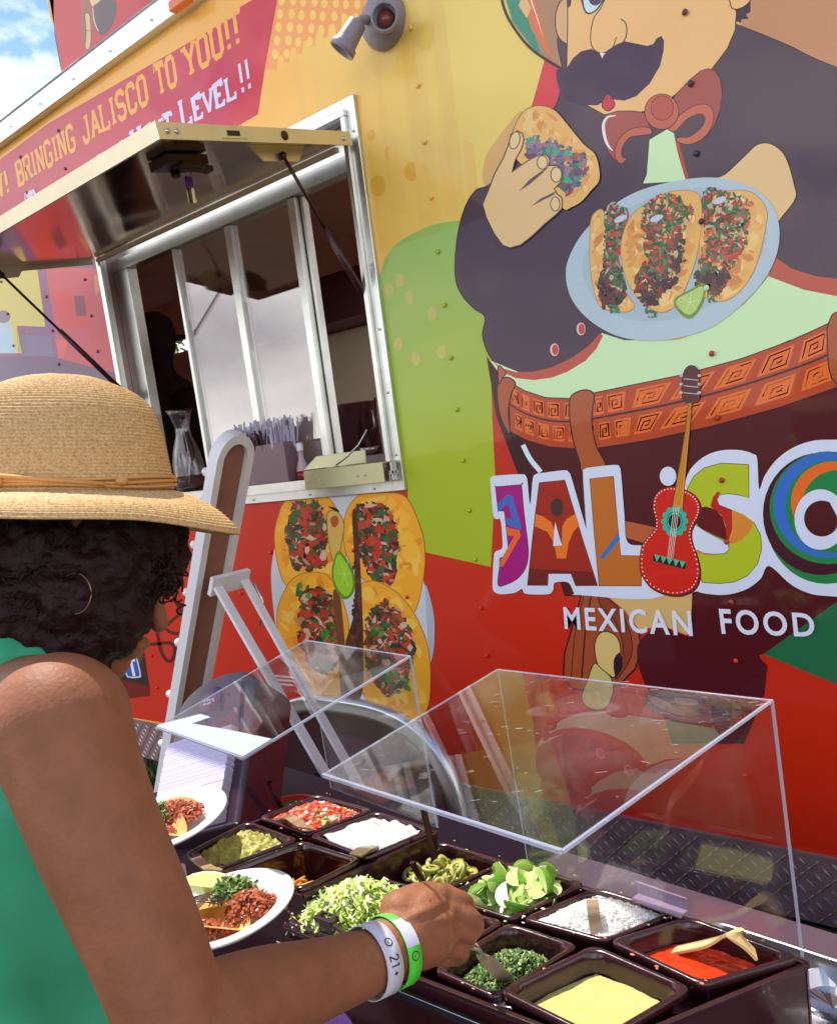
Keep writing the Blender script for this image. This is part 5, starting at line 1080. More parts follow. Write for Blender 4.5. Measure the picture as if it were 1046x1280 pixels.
spoon([A3(444, 1070, Z_UP+.014), A3(456, 1062, Z_UP+.012), A3(470, 1058, Z_UP-.002)], [.012, .014, .006], 'serving_spoon', 'brown spoon bowl sunk in the sour cream', mat('spoon_brown', (120, 96, 60), .3, coat=.3))
spoon([A3(740, 1126, Z_LO+.030), A3(741, 1135, Z_LO+.028), A3(744, 1158, Z_LO+.006), A3(747, 1172, Z_LO-.006)], [.008, .008, .008, .009], 'serving_spoon', 'upright grey tan spoon handle in the diced onion', tan)
spoon([A3(838, 1190, Z_LO-.022), A3(890, 1178, Z_LO+.008), A3(915, 1166, Z_LO+.036), A3(922, 1172, Z_LO+.034), A3(944, 1194, Z_LO+.012)], [.008, .010, .012, .012, .011], 'serving_spoon', 'cream plastic spoon bent over the rim of the red salsa', beige)
spoon([A3(752, 1286, Z_LO-.024), A3(762, 1276, Z_LO-.022), A3(772, 1272, Z_LO-.026)], [.005, .006, .005], 'serving_spoon', 'small cream spoon tip in the green salsa', beige)
for (a, b, lab) in (((529, 1012, Z_UP+.05), (549, 1102, Z_LO-.03), 'thin black utensil handle standing behind the jalapeno pan'), ((515, 1078, Z_LO+.03), (534, 1112, Z_LO-.02), 'short black utensil handle sticking up from the jalapenos')):
    spoon([A3(*a), A3(*a).lerp(A3(*b), .5), A3(*b)], [.0045, .005, .005], 'utensil_handle', lab, mat('strut_black'), 'utensil', .003, up=(.3, -1, 0))
cl_ = thing('serving_tongs', 'dark clear plastic tongs end lying on the lettuce', 'tongs', A3(408, 1160, Z_LO)); mb = MB(); c = A3(405, 1156, Z_LO+.012)
mb.box(c, (.034, .006, .02)).box(c+V((0, .014, 0)), (.034, .003, .02)).box(c+V((-.014, .007, 0)), (.004, .014, .02)).box(c+V((.012, .007, 0)), (.004, .014, .02)).build('tongs_hinge', mat('smoky_clear', (70, 50, 50), .1, coat=.8), cl_, bevel=.002); MB().bar(c+V((.02, 0, .005)), c+V((.05, .0, -.005)), .006, .004).build('tongs_arm', mat('smoky_clear'), cl_, bevel=.001)
spoon([A3(492, 1136, Z_LO+.02), A3(530, 1128, Z_LO+.032), A3(594, 1132, Z_LO+.03)], [.006, .006, .006], 'red_spoon', 'red plastic spoon passing under the hand', mat('red_plastic', (206, 40, 30), .3, coat=.4))

# crumbs and drips spilled round the pans
rnd = random.Random(33); mb = MB()
for i in range(75):
    q_ = rnd.choice([ql, qj, qi, qci, qr, qp, qg, qc, qre]); e = rnd.randrange(4); a, b = q_[e], q_[(e+1) % 4]; p = a.lerp(b, rnd.random())+V((rnd.gauss(0, .004), rnd.gauss(0, .004), .003)); s_ = rnd.uniform(.0008, .0022)
    mi = {0: 2, 1: 0, 2: 0, 3: 0, 4: 2, 5: 1, 6: 0, 7: 1, 8: 1}[[ql, qj, qi, qci, qr, qp, qg, qc, qre].index(q_)]
    mb.ball(p, s_, 6, mi, sx=rnd.uniform(.8, 1.8), sy=rnd.uniform(.6, 1.2), sz=.5)
o = mb.build('spilled_crumb', [cild, tomd, oni]); top(o, 'small crumbs of food spilled on the rims of the pans', 'crumbs', kind='stuff')
# ------------------------------------------------------------------ sneeze guards
def solve(P0, x, y):
    best = None
    for k in range(600):
        z = P0.z-.0005*k-.0005; p = atz(x, y, z); e = abs((p-P0).dot(U))
        if z < .9: break
        if best is None or e < best[0]: best = (e, p)
    return best[1]
def guard(label, tl, tr_, bl_, br, ztop, base, zb):
    P2 = atz(*tr_, ztop); P1 = atz(*tl, ztop)
    Bp = atz(*base, zb); P4 = solve(P2, *br); P3 = solve(P1, *bl_)
    B1 = V((P1.x+(Bp.x-P2.x), P1.y+(Bp.y-P2.y), zb))
    t = thing('sneeze_guard', label, 'sneeze guard', (Bp.x, Bp.y, zb))
    n1 = (P2-P1).cross(P4-P2).normalized(); n1 = n1 if n1.z > 0 else -n1
    MB().slab([P1, P2, P4, P3], n1*.004).build('slanted_pane', M_acr, t)
    n2 = (P2-P1).cross(V((0, 0, 1))).normalized(); n2 = n2 if n2.y > 0 else -n2
    MB().slab([P1+n2*.001, P2+n2*.001, Bp+n2*.001, B1+n2*.001], n2*.004).build('back_pane', M_acr, t)
    h = n1*.002
    for a, b, w_ in ((P3, P4, .0045), (P4, P2, .0038), (P1, P3, .0022), (P1, P2, .0022), (P2, Bp, .0036), (P1, B1, .0016)):
        MB().bar(a+h, b+h, w_, w_, up=n1 if a in (P3, P4) or b in (P3,) else (0, 1, .1)).build('pane_edge', M_edge, t, bevel=.001)
    return P1, P2, P3, P4, Bp, B1, t
gR = guard('clear acrylic sneeze guard on the right over the lower bin', (622, 839), (965, 878), (404, 971), (703, 1068), 1.266, (1003, 1198), .955)
gL = guard('clear acrylic sneeze guard on the left over the upper bin', (383, 802), (513, 822), (197, 911), (305, 950), 1.27, (547, 1036), .985)
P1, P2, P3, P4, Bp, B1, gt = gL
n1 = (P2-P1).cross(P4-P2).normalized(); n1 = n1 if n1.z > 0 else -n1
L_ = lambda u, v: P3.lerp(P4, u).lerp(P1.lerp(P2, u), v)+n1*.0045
MB().slab([L_(0, 0), L_(1, .0), L_(1, .15), L_(.62, .125), L_(.26, .09), L_(.32, .17), L_(.20, .17), L_(0, .01)], n1*.0008).build('sky_reflection', mat('reflection_white', (176, 184, 208), .35, spec=.6), gt)  # opaque pale patch painted in for bright sky reflected in the pane
c = atz(824, 1132, .96); M3 = Matrix.Rotation(math.radians(-8), 3, 'Z')
MB().box(c, (.075, .02, .004), M3).box(c+V((0, .009, .008)), (.075, .003, .02), M3).build('foot_clip', mat('clip_clear', (150, 128, 150), .08, coat=.8), gR[6], bevel=.001)
# a few scratches in the right pane
P1, P2, P3, P4, Bp, B1, gt = gR; n1 = (P2-P1).cross(P4-P2).normalized(); n1 = n1 if n1.z > 0 else -n1
rnd = random.Random(2); mb = MB()
for i in range(70):
    u, v = rnd.random(), rnd.random(); a = rnd.gauss(.5, .25); l = rnd.uniform(.002, .012); p = P3.lerp(P4, u).lerp(P1.lerp(P2, u), v)+n1*.0042; d = (P2-P1).normalized()*math.cos(a)+(P1-P3).normalized()*math.sin(a); s_ = d.cross(n1)*.00022
    mb.add([p-s_, p+s_, p+s_+d*l, p-s_+d*l], [(0, 1, 2, 3)])
o = mb.build('scratch', mat('scratch_white', (220, 210, 215), .5), gt); o['kind'] = 'stuff'
# ------------------------------------------------------------------ light-up arch sign seen from behind
Bn = aty(207, 930, 1.49); Nn = aty(268, 562, Bn.y); ax = (Nn-Bn).normalized(); Wn = V((0, 1, 0)); nb = Wn.cross(ax).normalized(); nb = nb if nb.x > 0 else -nb
Bn = Bn-ax*(Bn.z/ax.z)
Nm = aty(222, 800, Bn.y); Wd = .74*min(.36, max(.12, atx(279, 783, Nm.x).y-Bn.y)); Hs = (aty(290, 537, Bn.y+Wd/2)-Bn).dot(ax)
sg = thing('arch_sign', 'white arch topped frame with round bulbs and brown back, leaning behind the table', 'sign', Bn)
def outl(r_, n=20):
    pts = [(r_, 0)]; R_ = Wd/2-r_
    for i in range(n+1):
        a = math.pi-math.pi*i/n; pts.append((Wd/2+R_*math.cos(a), Hs-Wd/2*1.25+R_*1.25*math.sin(a)))
    pts.append((Wd-r_, 0)); return [Bn+Wn*a+ax*b for a, b in pts]
fr = .023; o1_, o2_ = outl(0), outl(fr); k = len(o1_); T1_ = nb*.02; mb = MB()
vs = [p-T1_ for p in o1_]+[p+T1_ for p in o1_]+[p-T1_ for p in o2_]+[p+T1_ for p in o2_]
for i in range(k-1): mb.f += [[i, i+1, k+i+1, k+i], [k+i, k+i+1, 3*k+i+1, 3*k+i], [3*k+i, 3*k+i+1, 2*k+i+1, 2*k+i], [2*k+i, 2*k+i+1, i+1, i]]; mb.m += [0]*4
mb.v = vs; mb.build('frame', M_white, sg)
mb = MB(); q3 = outl(fr-.002); mb.slab(q3, nb*.004); mb.build('back_panel', mat('mdf_brown', (150, 104, 84), .8, var=.1, vscale=30), sg)
MB().slab([p+nb*.0+ax*0 for p in (Bn+Wn*.0-T1_, Bn+Wn*Wd-T1_, Bn+Wn*Wd+T1_, Bn+T1_)], ax*.03).build('bottom_rail', M_white, sg)
for px_, py_ in ((238, 681), (230, 742), (221, 806), (213, 873), (203, 935), (256, 592), (262, 640)):
    s_ = (aty(px_, py_, Bn.y)-Bn).dot(ax); c = Bn+ax*s_-nb*.032+Wn*.012; MB().ball(c, .014, 14).tube([c, c+nb*.016], .008, 10).build('bulb', mat('bulb_white', (240, 238, 236), .2, coat=.5), sg, True)
H1 = aty(262, 726, Bn.y+.02)+nb*.02; H2 = aty(312, 696, Bn.y+Wd-.02); H2 = V((H1.x+.0, Bn.y+Wd-.01, H1.z)); F1_ = aty(424, 1000, Bn.y+.0); F2_ = aty(452, 990, Bn.y+.10); F0_ = F2_.copy(); F1_ = H1.lerp(F1_, (H1.z)/(H1.z-F1_.z)); F2_ = H2.lerp(F2_, (H2.z)/(H2.z-F2_.z))
MB().bar(H1-Wn*.02+nb*.01, H2+Wn*.02+nb*.01, .016, .062, up=ax).build('stand_bracket', M_white, sg, bevel=.002)
MB().bar(H1+nb*.02, F1_, .012, .030, up=(0, 1, 0)).build('stand_leg', M_white, sg, bevel=.002); MB().bar(H2+nb*.02, F2_, .012, .028, up=(0, 1, 0)).build('stand_leg', M_white, sg, bevel=.002)
MB().tube([F0_+V((0, -.012, -.05)), F0_+V((-.012, -.012, .05))], [.016, .014], 12).build('stand_foot', M_white, sg, True)
MB().tube(cat_rom([H2+V((.02, .03, -.02)), H2+V((.05, .03, -.09)), H2+V((.02, .03, -.16))], False, 6), .004, 8).build('stand_catch', M_chrome, sg, True)
# ------------------------------------------------------------------ napkin dispenser
T0 = aty(298, 862, 1.24); B0 = atz(268, 1056, TZ+.01); a_ = (T0-B0); Ln = a_.length; a_.normalize(); wd_ = V((1, .05, 0)); wd_ = (wd_-a_*wd_.dot(a_)).normalized(); n_ = wd_.cross(a_); n_ = n_ if n_.z > 0 else -n_
dp_ = thing('napkin_dispenser', 'tall black napkin dispenser with lavender white napkins, leaning behind the plates', 'napkin dispenser', B0)
ww_, dd_ = .25, .13; R_ = Matrix((wd_, a_, n_)).transposed()
pts = []; 
for i in range(17):
    a = math.pi*i/16; pts.append((math.cos(a)*ww_/2, Ln-.06+math.sin(a)*.07))
outl_ = [(-ww_/2, 0), (ww_/2, 0)]+pts
MB().slab([B0+wd_*x+a_*y-n_*dd_/2 for x, y in outl_], n_*dd_).build('dispenser_body', mat('dispenser_black', (64, 40, 52), .25, coat=.5), dp_, bevel=.008, seg=3)
mb = MB(); rnd = random.Random(11); N_ = 46; Ls = Ln-.17
for i in range(N_):
    y = .012+Ls*i/N_; e = rnd.uniform(-.0012, .0012); c = B0+a_*(y+Ls/N_/2)+n_*(dd_/2+.012)+wd_*(-.012+e); mb.box(c, (ww_*.80, Ls/N_*.86, .026+rnd.uniform(-.001, .001)), R_)
o = mb.build('napkin', mat('napkin', (206, 198, 226), .8), dp_); o['kind'] = 'stuff'
c = B0+a_*(Ln-.055)+n_*(dd_/2+.0005)+wd_*(-.02)
MB().lathe([(1e-4, .0015), (.034, .0015), (.036, 0)], c, 30, R_ if False else Matrix((wd_, a_.cross(wd_)*0+a_, n_)).transposed()).build('badge', mat('badge_dark', (84, 58, 84), .3), dp_, True)
mb = MB()
for i, (x, y, l) in enumerate(((-.018, .002, .006), (-.008, .001, .005), (0, .0, .005), (.009, -.001, .005), (-.016, -.008, .01), (-.002, -.009, .012), (.012, -.006, .004))): mb.box(c+wd_*x+a_*y+n_*.002, (l, .005 if i > 3 else .007, .0006), R_)
mb.build('badge_print', mat('print_pale', (214, 214, 232), .5), dp_)
# ------------------------------------------------------------------ small things on the table
c = atz(362, 1008, TZ+.05); bo = thing('salsa_bowl', 'small red bowl with green inside behind the tomato salsa', 'bowl', (c.x, c.y, TZ))
MB().lathe([(1e-3, 0), (.03, 0), (.06, .045), (.064, .05), (.058, .05), (.03, .01), (1e-3, .008)], (c.x, c.y, TZ), 32).build('bowl_body', mat('red_plastic'), bo, True); MB().lathe([(1e-3, .038), (.05, .038), (.0505, .03)], (c.x-.0, c.y, TZ+.004), 30).build('bowl_filling', mat('bright_green', (60, 176, 96), .4), bo, True)
spoon([V((c.x+.02, c.y-.03, TZ+.05)), aty(346, 1000, c.y-.05), aty(336, 978, c.y-.06), aty(342, 975, c.y-.06)], [.006, .006, .006, .004], 'tongs_handle', 'black looped handle standing in the small red bowl', mat('strut_black'), 'tongs', .003)
bl_ = atz(893, 1149, .852); q4 = [bl_, bl_-nA*.0+dA*.34, bl_+dA*.34+nA*.20, bl_+nA*.20]
tp = pan([q4[3], q4[0], q4[1], q4[2]], .05, 'shallow stainless steel tray on the table at the right edge', group=None, m=mat('tray_steel', (206, 204, 206), .28, .95, bump=(20, .0012)))
tp.name = 'steel_tray'; tp['category'] = 'tray'; OFF['steel_tray'] = OFF.get('steel_tray', V(tp.location))
if 'group' in tp: del tp['group']
c = atz(1040, 1245, .83); MB().lathe([(1e-3, -.02), (.035, -.012), (.048, .008), (.046, .008), (.034, -.010), (1e-3, -.017)], c, 26).build('x', M_chrome)
o = bpy.data.objects['x']; o.name = 'steel_ladle'; top(o, 'shiny ladle bowl lying in the steel tray', 'ladle')
c = atz(425, 1276, TZ+.03); o = MB().ball(c, .03, 28, sx=1.3, sy=.6, sz=1.0).build('purple_cloth', mat('purple_cloth', (150, 100, 190), .8, bump=(30, .01)), None, True); top(o, 'crumpled purple cloth on the table below the forearm', 'cloth')
# ------------------------------------------------------------------ plates of tacos
meat = mat('shredded_meat', (200, 108, 70), .4, var=.3, vscale=60, spec=.6); meat2 = mat('shredded_meat_dark', (168, 78, 48), .4, spec=.6); tort_m = mat('corn_tortilla', (228, 172, 92), .55, var=.2, vscale=30)
def plate(c, Ra, Rb, nrm_, az, label, seed, fork=False):
    n3 = V(nrm_).normalized(); x3 = V((math.cos(az), math.sin(az), 0)); x3 = (x3-n3*x3.dot(n3)).normalized(); y3 = n3.cross(x3); R3 = Matrix((x3, y3, n3)).transposed(); sy = Rb/Ra
    t = thing('paper_plate', label, 'plate', c)
    MB().lathe([(1e-3, 0), (Ra*.62, 0), (Ra*.68, .003), (Ra*.80, .016), (Ra*.86, .018), (Ra*.96, .020), (Ra, .0175), (Ra, .016), (Ra*.86, .0145), (Ra*.80, .013), (Ra*.66, -.002), (1e-3, -.003)], c, 64, R3, 1, sy).build('plate_body', mat('paper_white', (238, 240, 246), .55, sub=.05), t, True)
    W3 = lambda x, y, z: c+R3 @ V((x, y, z))
    rnd = random.Random(seed)
    for i, (ox, oy, rot) in enumerate(((-.005, .012, .2), (.008, -.022, -.1))):
        mb = MB(); vs = []; n = 24; m = 6; rr_ = Ra*.52
        for j in range(m+1):
            for k in range(n+1):
                u = -1+2*k/n; v = j/m*math.pi; yy = .026*math.cos(v); zz = .006+.022*(math.sin(v*1.0)**1)*0+.024*abs(math.cos(v)); w_ = math.sqrt(max(0, 1-u*u*.98))
                a = rr_*u; b = yy*w_*1.15; vs.append(W3(ox+a*math.cos(rot)-b*math.sin(rot), oy+a*math.sin(rot)+b*math.cos(rot), .004+zz*w_*.9))
        mb.add(vs, [(j*(n+1)+k, j*(n+1)+k+1, (j+1)*(n+1)+k+1, (j+1)*(n+1)+k) for j in range(m) for k in range(n)])
        tk = mb.build('taco', tort_m, None, True); top(tk, ('%s taco on the %s' % (('upper', 'lower')[i], 'plate next to the elbow' if fork else 'plate near the napkins')), 'taco')
    def tangle(nm, n, mats, cx_, cy_, rx, ry, z0, hz, L0, L1, wd, lab, cat):
        mb = MB()
        for i in range(n):
            a = rnd.uniform(0, 6.28); r_ = rnd.random()**.6; x, y = cx_+rx*r_*math.cos(a), cy_+ry*r_*math.sin(a); z = z0+hz*(1-r_*r_)*rnd.uniform(.5, 1); a2 = rnd.uniform(0, 6.28); l = rnd.uniform(L0, L1); w_ = wd*rnd.uniform(.6, 1.3); d = V((math.cos(a2), math.sin(a2), rnd.gauss(0, .35)))*l; sd = V((-math.sin(a2), math.cos(a2), rnd.gauss(0, .5))).normalized()*w_
            p = [V((x, y, z))-d*.5, V((x, y, z+rnd.uniform(0, .003))), V((x, y, z))+d*.5+sd*rnd.uniform(-1, 1)]; vs = []
            for q_ in p: vs += [W3(*(q_-sd)), W3(*(q_+sd)), W3(*(q_+V((0, 0, w_*.9))))]
            mb.add(vs, [(0, 3, 5, 2), (2, 5, 4, 1), (3, 6, 8, 5), (5, 8, 7, 4)], rnd.randrange(len(mats)))
        o = mb.build(nm, mats); top(o, lab, cat, kind='stuff')
    return W3, tangle, t
pc = atz(214, 1034, 1.012); W3, tg, pA = plate(pc, .128, .090, (-.12, -.26, .95), math.radians(8), 'white oval plate with two tacos resting beside the napkins', 1)
tg('shredded_pork', 700, [meat, meat2], .012, .014, .06, .03, .012, .026, .006, .016, .0022, 'shredded meat on the plate near the napkins', 'meat')
tg('shredded_pork', 420, [meat, meat2], .0, -.03, .05, .018, .010, .018, .006, .016, .0022, 'darker shredded meat at the front of the plate near the napkins', 'meat')
tg('cilantro_garnish', 520, [cil, cild, mat('cilantro_dark')], -.02, -.002, .042, .03, .022, .022, .008, .018, .002, 'chopped cilantro on the plate near the napkins', 'cilantro')
pc2 = att(283, 1150, 1.10); W3b, tg2, pB = plate(pc2, .104, .084, (-.12, -.16, .97), math.radians(14), 'white oval plate of tacos held in front of the bins below the elbow', 2, True)
tg2('shredded_pork', 800, [meat, meat2], .040, .006, .036, .026, .010, .024, .005, .015, .0022, 'reddish shredded meat on the plate held in front of the bins', 'meat')
tg2('shredded_pork', 480, [meat, meat2], .0, -.036, .05, .016, .008, .016, .005, .015, .0022, 'reddish shredded meat at the front of the held plate', 'meat')
tg2('cilantro_garnish', 420, [cil, cild, mat('cilantro_dark')], .006, .022, .032, .02, .022, .020, .008, .022, .0022, 'chopped cilantro on the plate held in front of the bins', 'cilantro')
o = lw.copy(); sc.collection.objects.link(o); o.location = W3b(-.032, .018, .036); o.rotation_euler = (1.2, .2, .6); o.scale = (1.25, 1.25, 1.25); o['label'] = 'single lime wedge on the plate held in front of the bins'; del o['group']
fk = thing('fork', 'dark plastic fork lying across the held plate of tacos', 'fork', W3b(-.05, -.01, .03)); mb = MB()
mb.bar(W3b(-.12, .0, .03), W3b(-.04, -.006, .034), .007, .0022)
for k in range(4): mb.tube([W3b(-.042, -.012+.004*k, .034), W3b(-.015, -.013+.005*k, .038), W3b(.012, -.012+.004*k, .032)], .0011, 6)
mb.build('fork_body', mat('fork_dark', (70, 46, 52), .2, coat=.6), fk, True)
# ------------------------------------------------------------------ the customer
skin = mat('skin', (148, 94, 66), .56, spec=.32, sub=.05, var=.14, vscale=34, bump=(240, .0008, 5))
_t = skin.node_tree; _n2 = _t.nodes; _l2 = _t.links; _b = _n2['Principled BSDF']; _src = _b.inputs['Base Color'].links[0].from_socket
_c = _n2.new('ShaderNodeTexCoord'); _v = _n2.new('ShaderNodeTexVoronoi'); _v.inputs['Scale'].default_value = 62; _mr = _n2.new('ShaderNodeMapRange'); _mr.inputs['From Min'].default_value = .07; _mr.inputs['From Max'].default_value = .13; _mr.inputs['To Min'].default_value = .55; _mr.inputs['To Max'].default_value = 0
_wn = _n2.new('ShaderNodeTexNoise'); _wn.inputs['Scale'].default_value = 9; _m2 = _n2.new('ShaderNodeMapRange'); _m2.inputs['From Min'].default_value = .5; _m2.inputs['From Max'].default_value = .62; _mm = _n2.new('ShaderNodeMath'); _mm.operation = 'MULTIPLY'; _mx = _n2.new('ShaderNodeMix'); _mx.data_type = 'RGBA'; _mx.inputs['B'].default_value = (*lin((70, 30, 24)), 1)
_l2.new(_c.outputs['Object'], _v.inputs['Vector']); _l2.new(_v.outputs['Distance'], _mr.inputs['Value']); _l2.new(_c.outputs['Object'], _wn.inputs['Vector']); _l2.new(_wn.outputs[0], _m2.inputs['Value']); _l2.new(_mr.outputs[0], _mm.inputs[0]); _l2.new(_m2.outputs[0], _mm.inputs[1]); _l2.new(_mm.outputs[0], _mx.inputs['Factor']); _l2.new(_src, _mx.inputs['A']); _l2.new(_mx.outputs['Result'], _b.inputs['Base Color'])
PR = thing('person', 'person in straw sun hat and green sleeveless top spooning cilantro at the bins', 'person', (att(20, 1000, .86).x, att(20, 1000, .86).y, 0))
def caps(mb, path, r_, seg=18, flat=1, up=None, smooth=True):
    P_ = [V(p) for p in path]
    if smooth and len(P_) > 2:
        n = 5; PP = cat_rom(P_, False, n); rs = []
        for i in range(len(PP)): f = i/n; k = min(int(f), len(r_)-2); rs.append(r_[k]*(1-(f-k))+r_[k+1]*(f-k))
    else: PP, rs = P_, r_
    mb.tube(PP, rs, seg, flat=flat, up=up); mb.ball(PP[0], rs[0], seg); mb.ball(PP[-1], rs[-1], seg)
D_ = lambda x, y, t: att(x, y, t)
mb = MB()
pel = V((D_(-12, 1000, .88).x, D_(-12, 1000, .88).y, .95)); chest = D_(-20, 1010, .87); base = D_(0, 870, .86); neckb = D_(25, 850, .86); sternum = D_(-10, 920, .86)
torso = [pel+V((0, 0, -.02)), pel+V((0, 0, .12)), chest+V((0, 0, -.04)), sternum, base]
caps(mb, torso, [.17, .135, .135, .115, .06], 28)
caps(mb, [neckb, D_(50, 810, .86), D_(80, 770, .86)], [.058, .052, .052], 20)
Sh = D_(75, 902, .70); El = D_(228, 1302, .655); Wr = D_(476, 1198, .82)
caps(mb, [base, D_(35, 893, .79), Sh], [.062, .056, .057], 22)
caps(mb, [Sh, D_(92, 960, .69), D_(128, 1055, .675), D_(178, 1170, .665), El], [.057, .053, .049, .0455, .0405], 26)
caps(mb, [El, D_(262, 1278, .68), D_(330, 1247, .725), D_(400, 1224, .775), Wr], [.042, .046, .041, .035, .0285], 26, 1)
Sh2 = D_(40, 880, 1.02); caps(mb, [base, Sh2], [.06, .05]); El2 = D_(60, 1130, 1.06)
pB_ = W3b(-.07, -.05, -.02); caps(mb, [Sh2, D_(45, 1000, 1.05), El2], [.05, .046, .04]); caps(mb, [El2, D_(120, 1150, 1.06), pB_+V((-.06, -.03, -.01))], [.04, .036, .027])
caps(mb, [pB_+V((-.06, -.03, -.01)), pB_+V((-.02, -.01, -.008)), pB_+V((.02, .01, -.008))], [.026, .028, .024], 16)
for k in range(4): caps(mb, [pB_+V((.01, -.028+.018*k, -.01)), pB_+V((.045, -.026+.018*k, -.008)), pB_+V((.07, -.022+.016*k, -.004))], [.009, .0085, .007], 10)
caps(mb, [pB_+V((-.03, -.04, .0)), pB_+V((-.01, -.058, .018)), pB_+V((.015, -.06, .03))], [.011, .010, .008], 10)
for s_ in (-1, 1):
    h = pel+V((0, .085*s_, -.06)); caps(mb, [h, h+V((.03, 0, -.42)), h+V((0, 0, -.80))], [.095, .06, .042], 18); caps(mb, [h+V((0, 0, -.82)), h+V((.13, 0, -.86))], [.04, .028], 14)
# head
hd = D_(100, 712, .86); fx = (D_(200, 745, .86)-hd).normalized(); hu = (D_(82, 600, .86)-hd); hu = (hu-fx*hu.dot(fx)).normalized(); hs = fx.cross(hu)
R5 = Matrix((fx, hs, hu)).transposed(); H5 = lambda x, y, z: hd+R5 @ V((x, y, z))
mb.ball(H5(-.008, 0, .015), .088, 26, sx=1.02, sy=.84, sz=1.1, R=R5); mb.ball(H5(.018, 0, -.045), .060, 24, sx=1.0, sy=.86, sz=1.1, R=R5)
mb.ball(H5(.056, 0, -.078), .022, 16, R=R5, sy=1.1); mb.tube([H5(.074, 0, .015), H5(.085, 0, -.012), H5(.092, 0, -.025)], [.008, .009, .010], 12); mb.ball(H5(.093, 0, -.027), .0095, 12)
mb.ball(H5(.077, 0, -.052), .014, 12, sy=1.6, sz=.55, R=R5); mb.ball(H5(.074, 0, -.062), .013, 12, sy=1.5, sz=.6, R=R5)
for s_ in (-1, 1):
    mb.ball(H5(.0, .073*s_, -.015), .024, 12, sx=.8, sy=.35, sz=1.2, R=R5); mb.ball(H5(.070, .034*s_, .02), .014, 12, sx=.5, sy=1.4, sz=.5, R=R5); mb.ball(H5(.052, .038*s_, -.03), .022, 12, R=R5)
# hand gripping the spoon
cw = D_
caps(mb, [Wr, cw(500, 1178, .845), cw(530, 1166, .87)], [.0285, .033, .034], 20)
pal = [(505, 1150, .86), (535, 1142, .875), (560, 1136, .885)]; 
kn = [(553, 1119, .885), (565, 1141, .878), (566, 1164, .874), (556, 1186, .874)]
for i, (kx, ky, kt_) in enumerate(kn):
    a0 = cw(500+2*i, 1160+11*i-4, .85); r_ = (.0112, .0115, .0112, .0102)[i]
    caps(mb, [a0, cw((500+kx)/2+4, (1160+11*i+ky)/2-6, .862), cw(kx, ky, kt_)], [.020, .0155, r_], 16)
    mb.ball(cw(kx-3, ky-1, kt_-.003), r_*1.0, 14)
    ff = [(26, 8, .006), (28, 22, .024), (6, 32, .044)] if i < 2 else [(20, 4, .012), (16, 12, .034), (-8, 14, .048)]
    pts_ = [cw(kx, ky, kt_)]+[cw(kx+dx, ky+dy, kt_+dt) for dx, dy, dt in ff]; caps(mb, pts_, [r_*.95, .0098-.0004*i, .0094-.0004*i, .0082], 14)
caps(mb, [cw(512, 1150, .885), cw(545, 1138, .915), cw(580, 1136, .925), cw(590, 1156, .93)], [.018, .0145, .0115, .0095], 14)
caps(mb, [cw(500, 1140, .86), cw(530, 1128, .88), cw(556, 1124, .892)], [.022, .021, .016], 14)
# tendons and veins on the back of the hand
for path in ([(508, 1150, .836), (530, 1140, .847), (553, 1130, .868)], [(512, 1160, .833), (538, 1154, .846), (562, 1147, .863)], [(514, 1172, .833), (540, 1168, .846), (562, 1166, .860)]):
    caps(mb, [cw(p[0], p[1], p[2]-.004) for p in path], [.0042, .0052, .0062], 10)
body = remesh('body', mb, .0029, skin, PR, 4)
for v in body.data.vertices: pass
# finer vein relief
# shirt
green = mat('green_fabric', (64, 178, 138), .75, var=.10, vscale=9, bump=(320, .0003))
mb = MB(); e = .010
caps(mb, [pel+V((0, 0, -.30)), pel+V((0, 0, .12)), chest+V((0, 0, -.04)), D_(-14, 950, .86), D_(-6, 905, .86)], [.215, .155, .148, .140, .105], 36)
caps(mb, [D_(-6, 905, .86), D_(14, 862, .83), D_(20, 842, .80)], [.08, .068, .045], 24)
caps(mb, [D_(-70, 940, .84), D_(-40, 880, .83), D_(-14, 838, .82), D_(10, 815, .84)], [.09, .072, .052, .04], 24)
shirt = remesh('sleeveless_top', mb, .006, green, PR, 8, disp=lambda c, n: .006*math.sin(c.x*95+c.y*60+c.z*14+5*noise.noise(c*4))+.008*math.sin(c.x*38+c.z*10+4*noise.noise(c*4))*max(0, min(1, (1.42-c.z)*3))+.006*noise.noise(c*13))
# bracelets
axw = (D_(500, 1184, .84)-D_(440, 1209, .80)).normalized(); sdw = axw.cross(V((0, 0, 1))).normalized(); upw = sdw.cross(axw)
def band_(c, r_, w_, m, name, seg=64, fl=1.0):
    vs = []; 
    for k in range(seg):
        a = 6.283*k/seg; d = (sdw*math.cos(a)*fl+upw*math.sin(a))
        for s_, q_ in ((-1, 0), (1, 0), (1, .0009), (-1, .0009)): vs.append(c+d*(r_+q_)+axw*(w_/2*s_))
    f = [(4*k+j, 4*k+(j+1) % 4, 4*((k+1) % seg)+(j+1) % 4, 4*((k+1) % seg)+j) for k in range(seg) for j in range(4)]
    return MB().add(vs, f).build(name, m, None, True)
bc1 = D_(466, 1201, .816); bc2 = D_(490, 1189, .836)
tilt = axw
def bandtext(c, r_, a0, txt, hgt, m, name, par, fl=1.0):
    mbp = Print(0, 0, (0, 0, 1), lambda x, y, o: c+(sdw*math.cos(x)*fl+upw*math.sin(x))*(r_+.0016)+axw*y)
    return mbp
b1 = band_(bc1, .0335, .019, mat('band_white', (214, 214, 230), .5), 'white_wristband'); top(b1, 'white paper wristband printed 21+ around the right wrist', 'wristband')
b2 = band_(bc2, .0345, .016, mat('band_green', (84, 226, 60), .5), 'green_wristband'); top(b2, 'bright green paper wristband nearest the right hand', 'wristband')
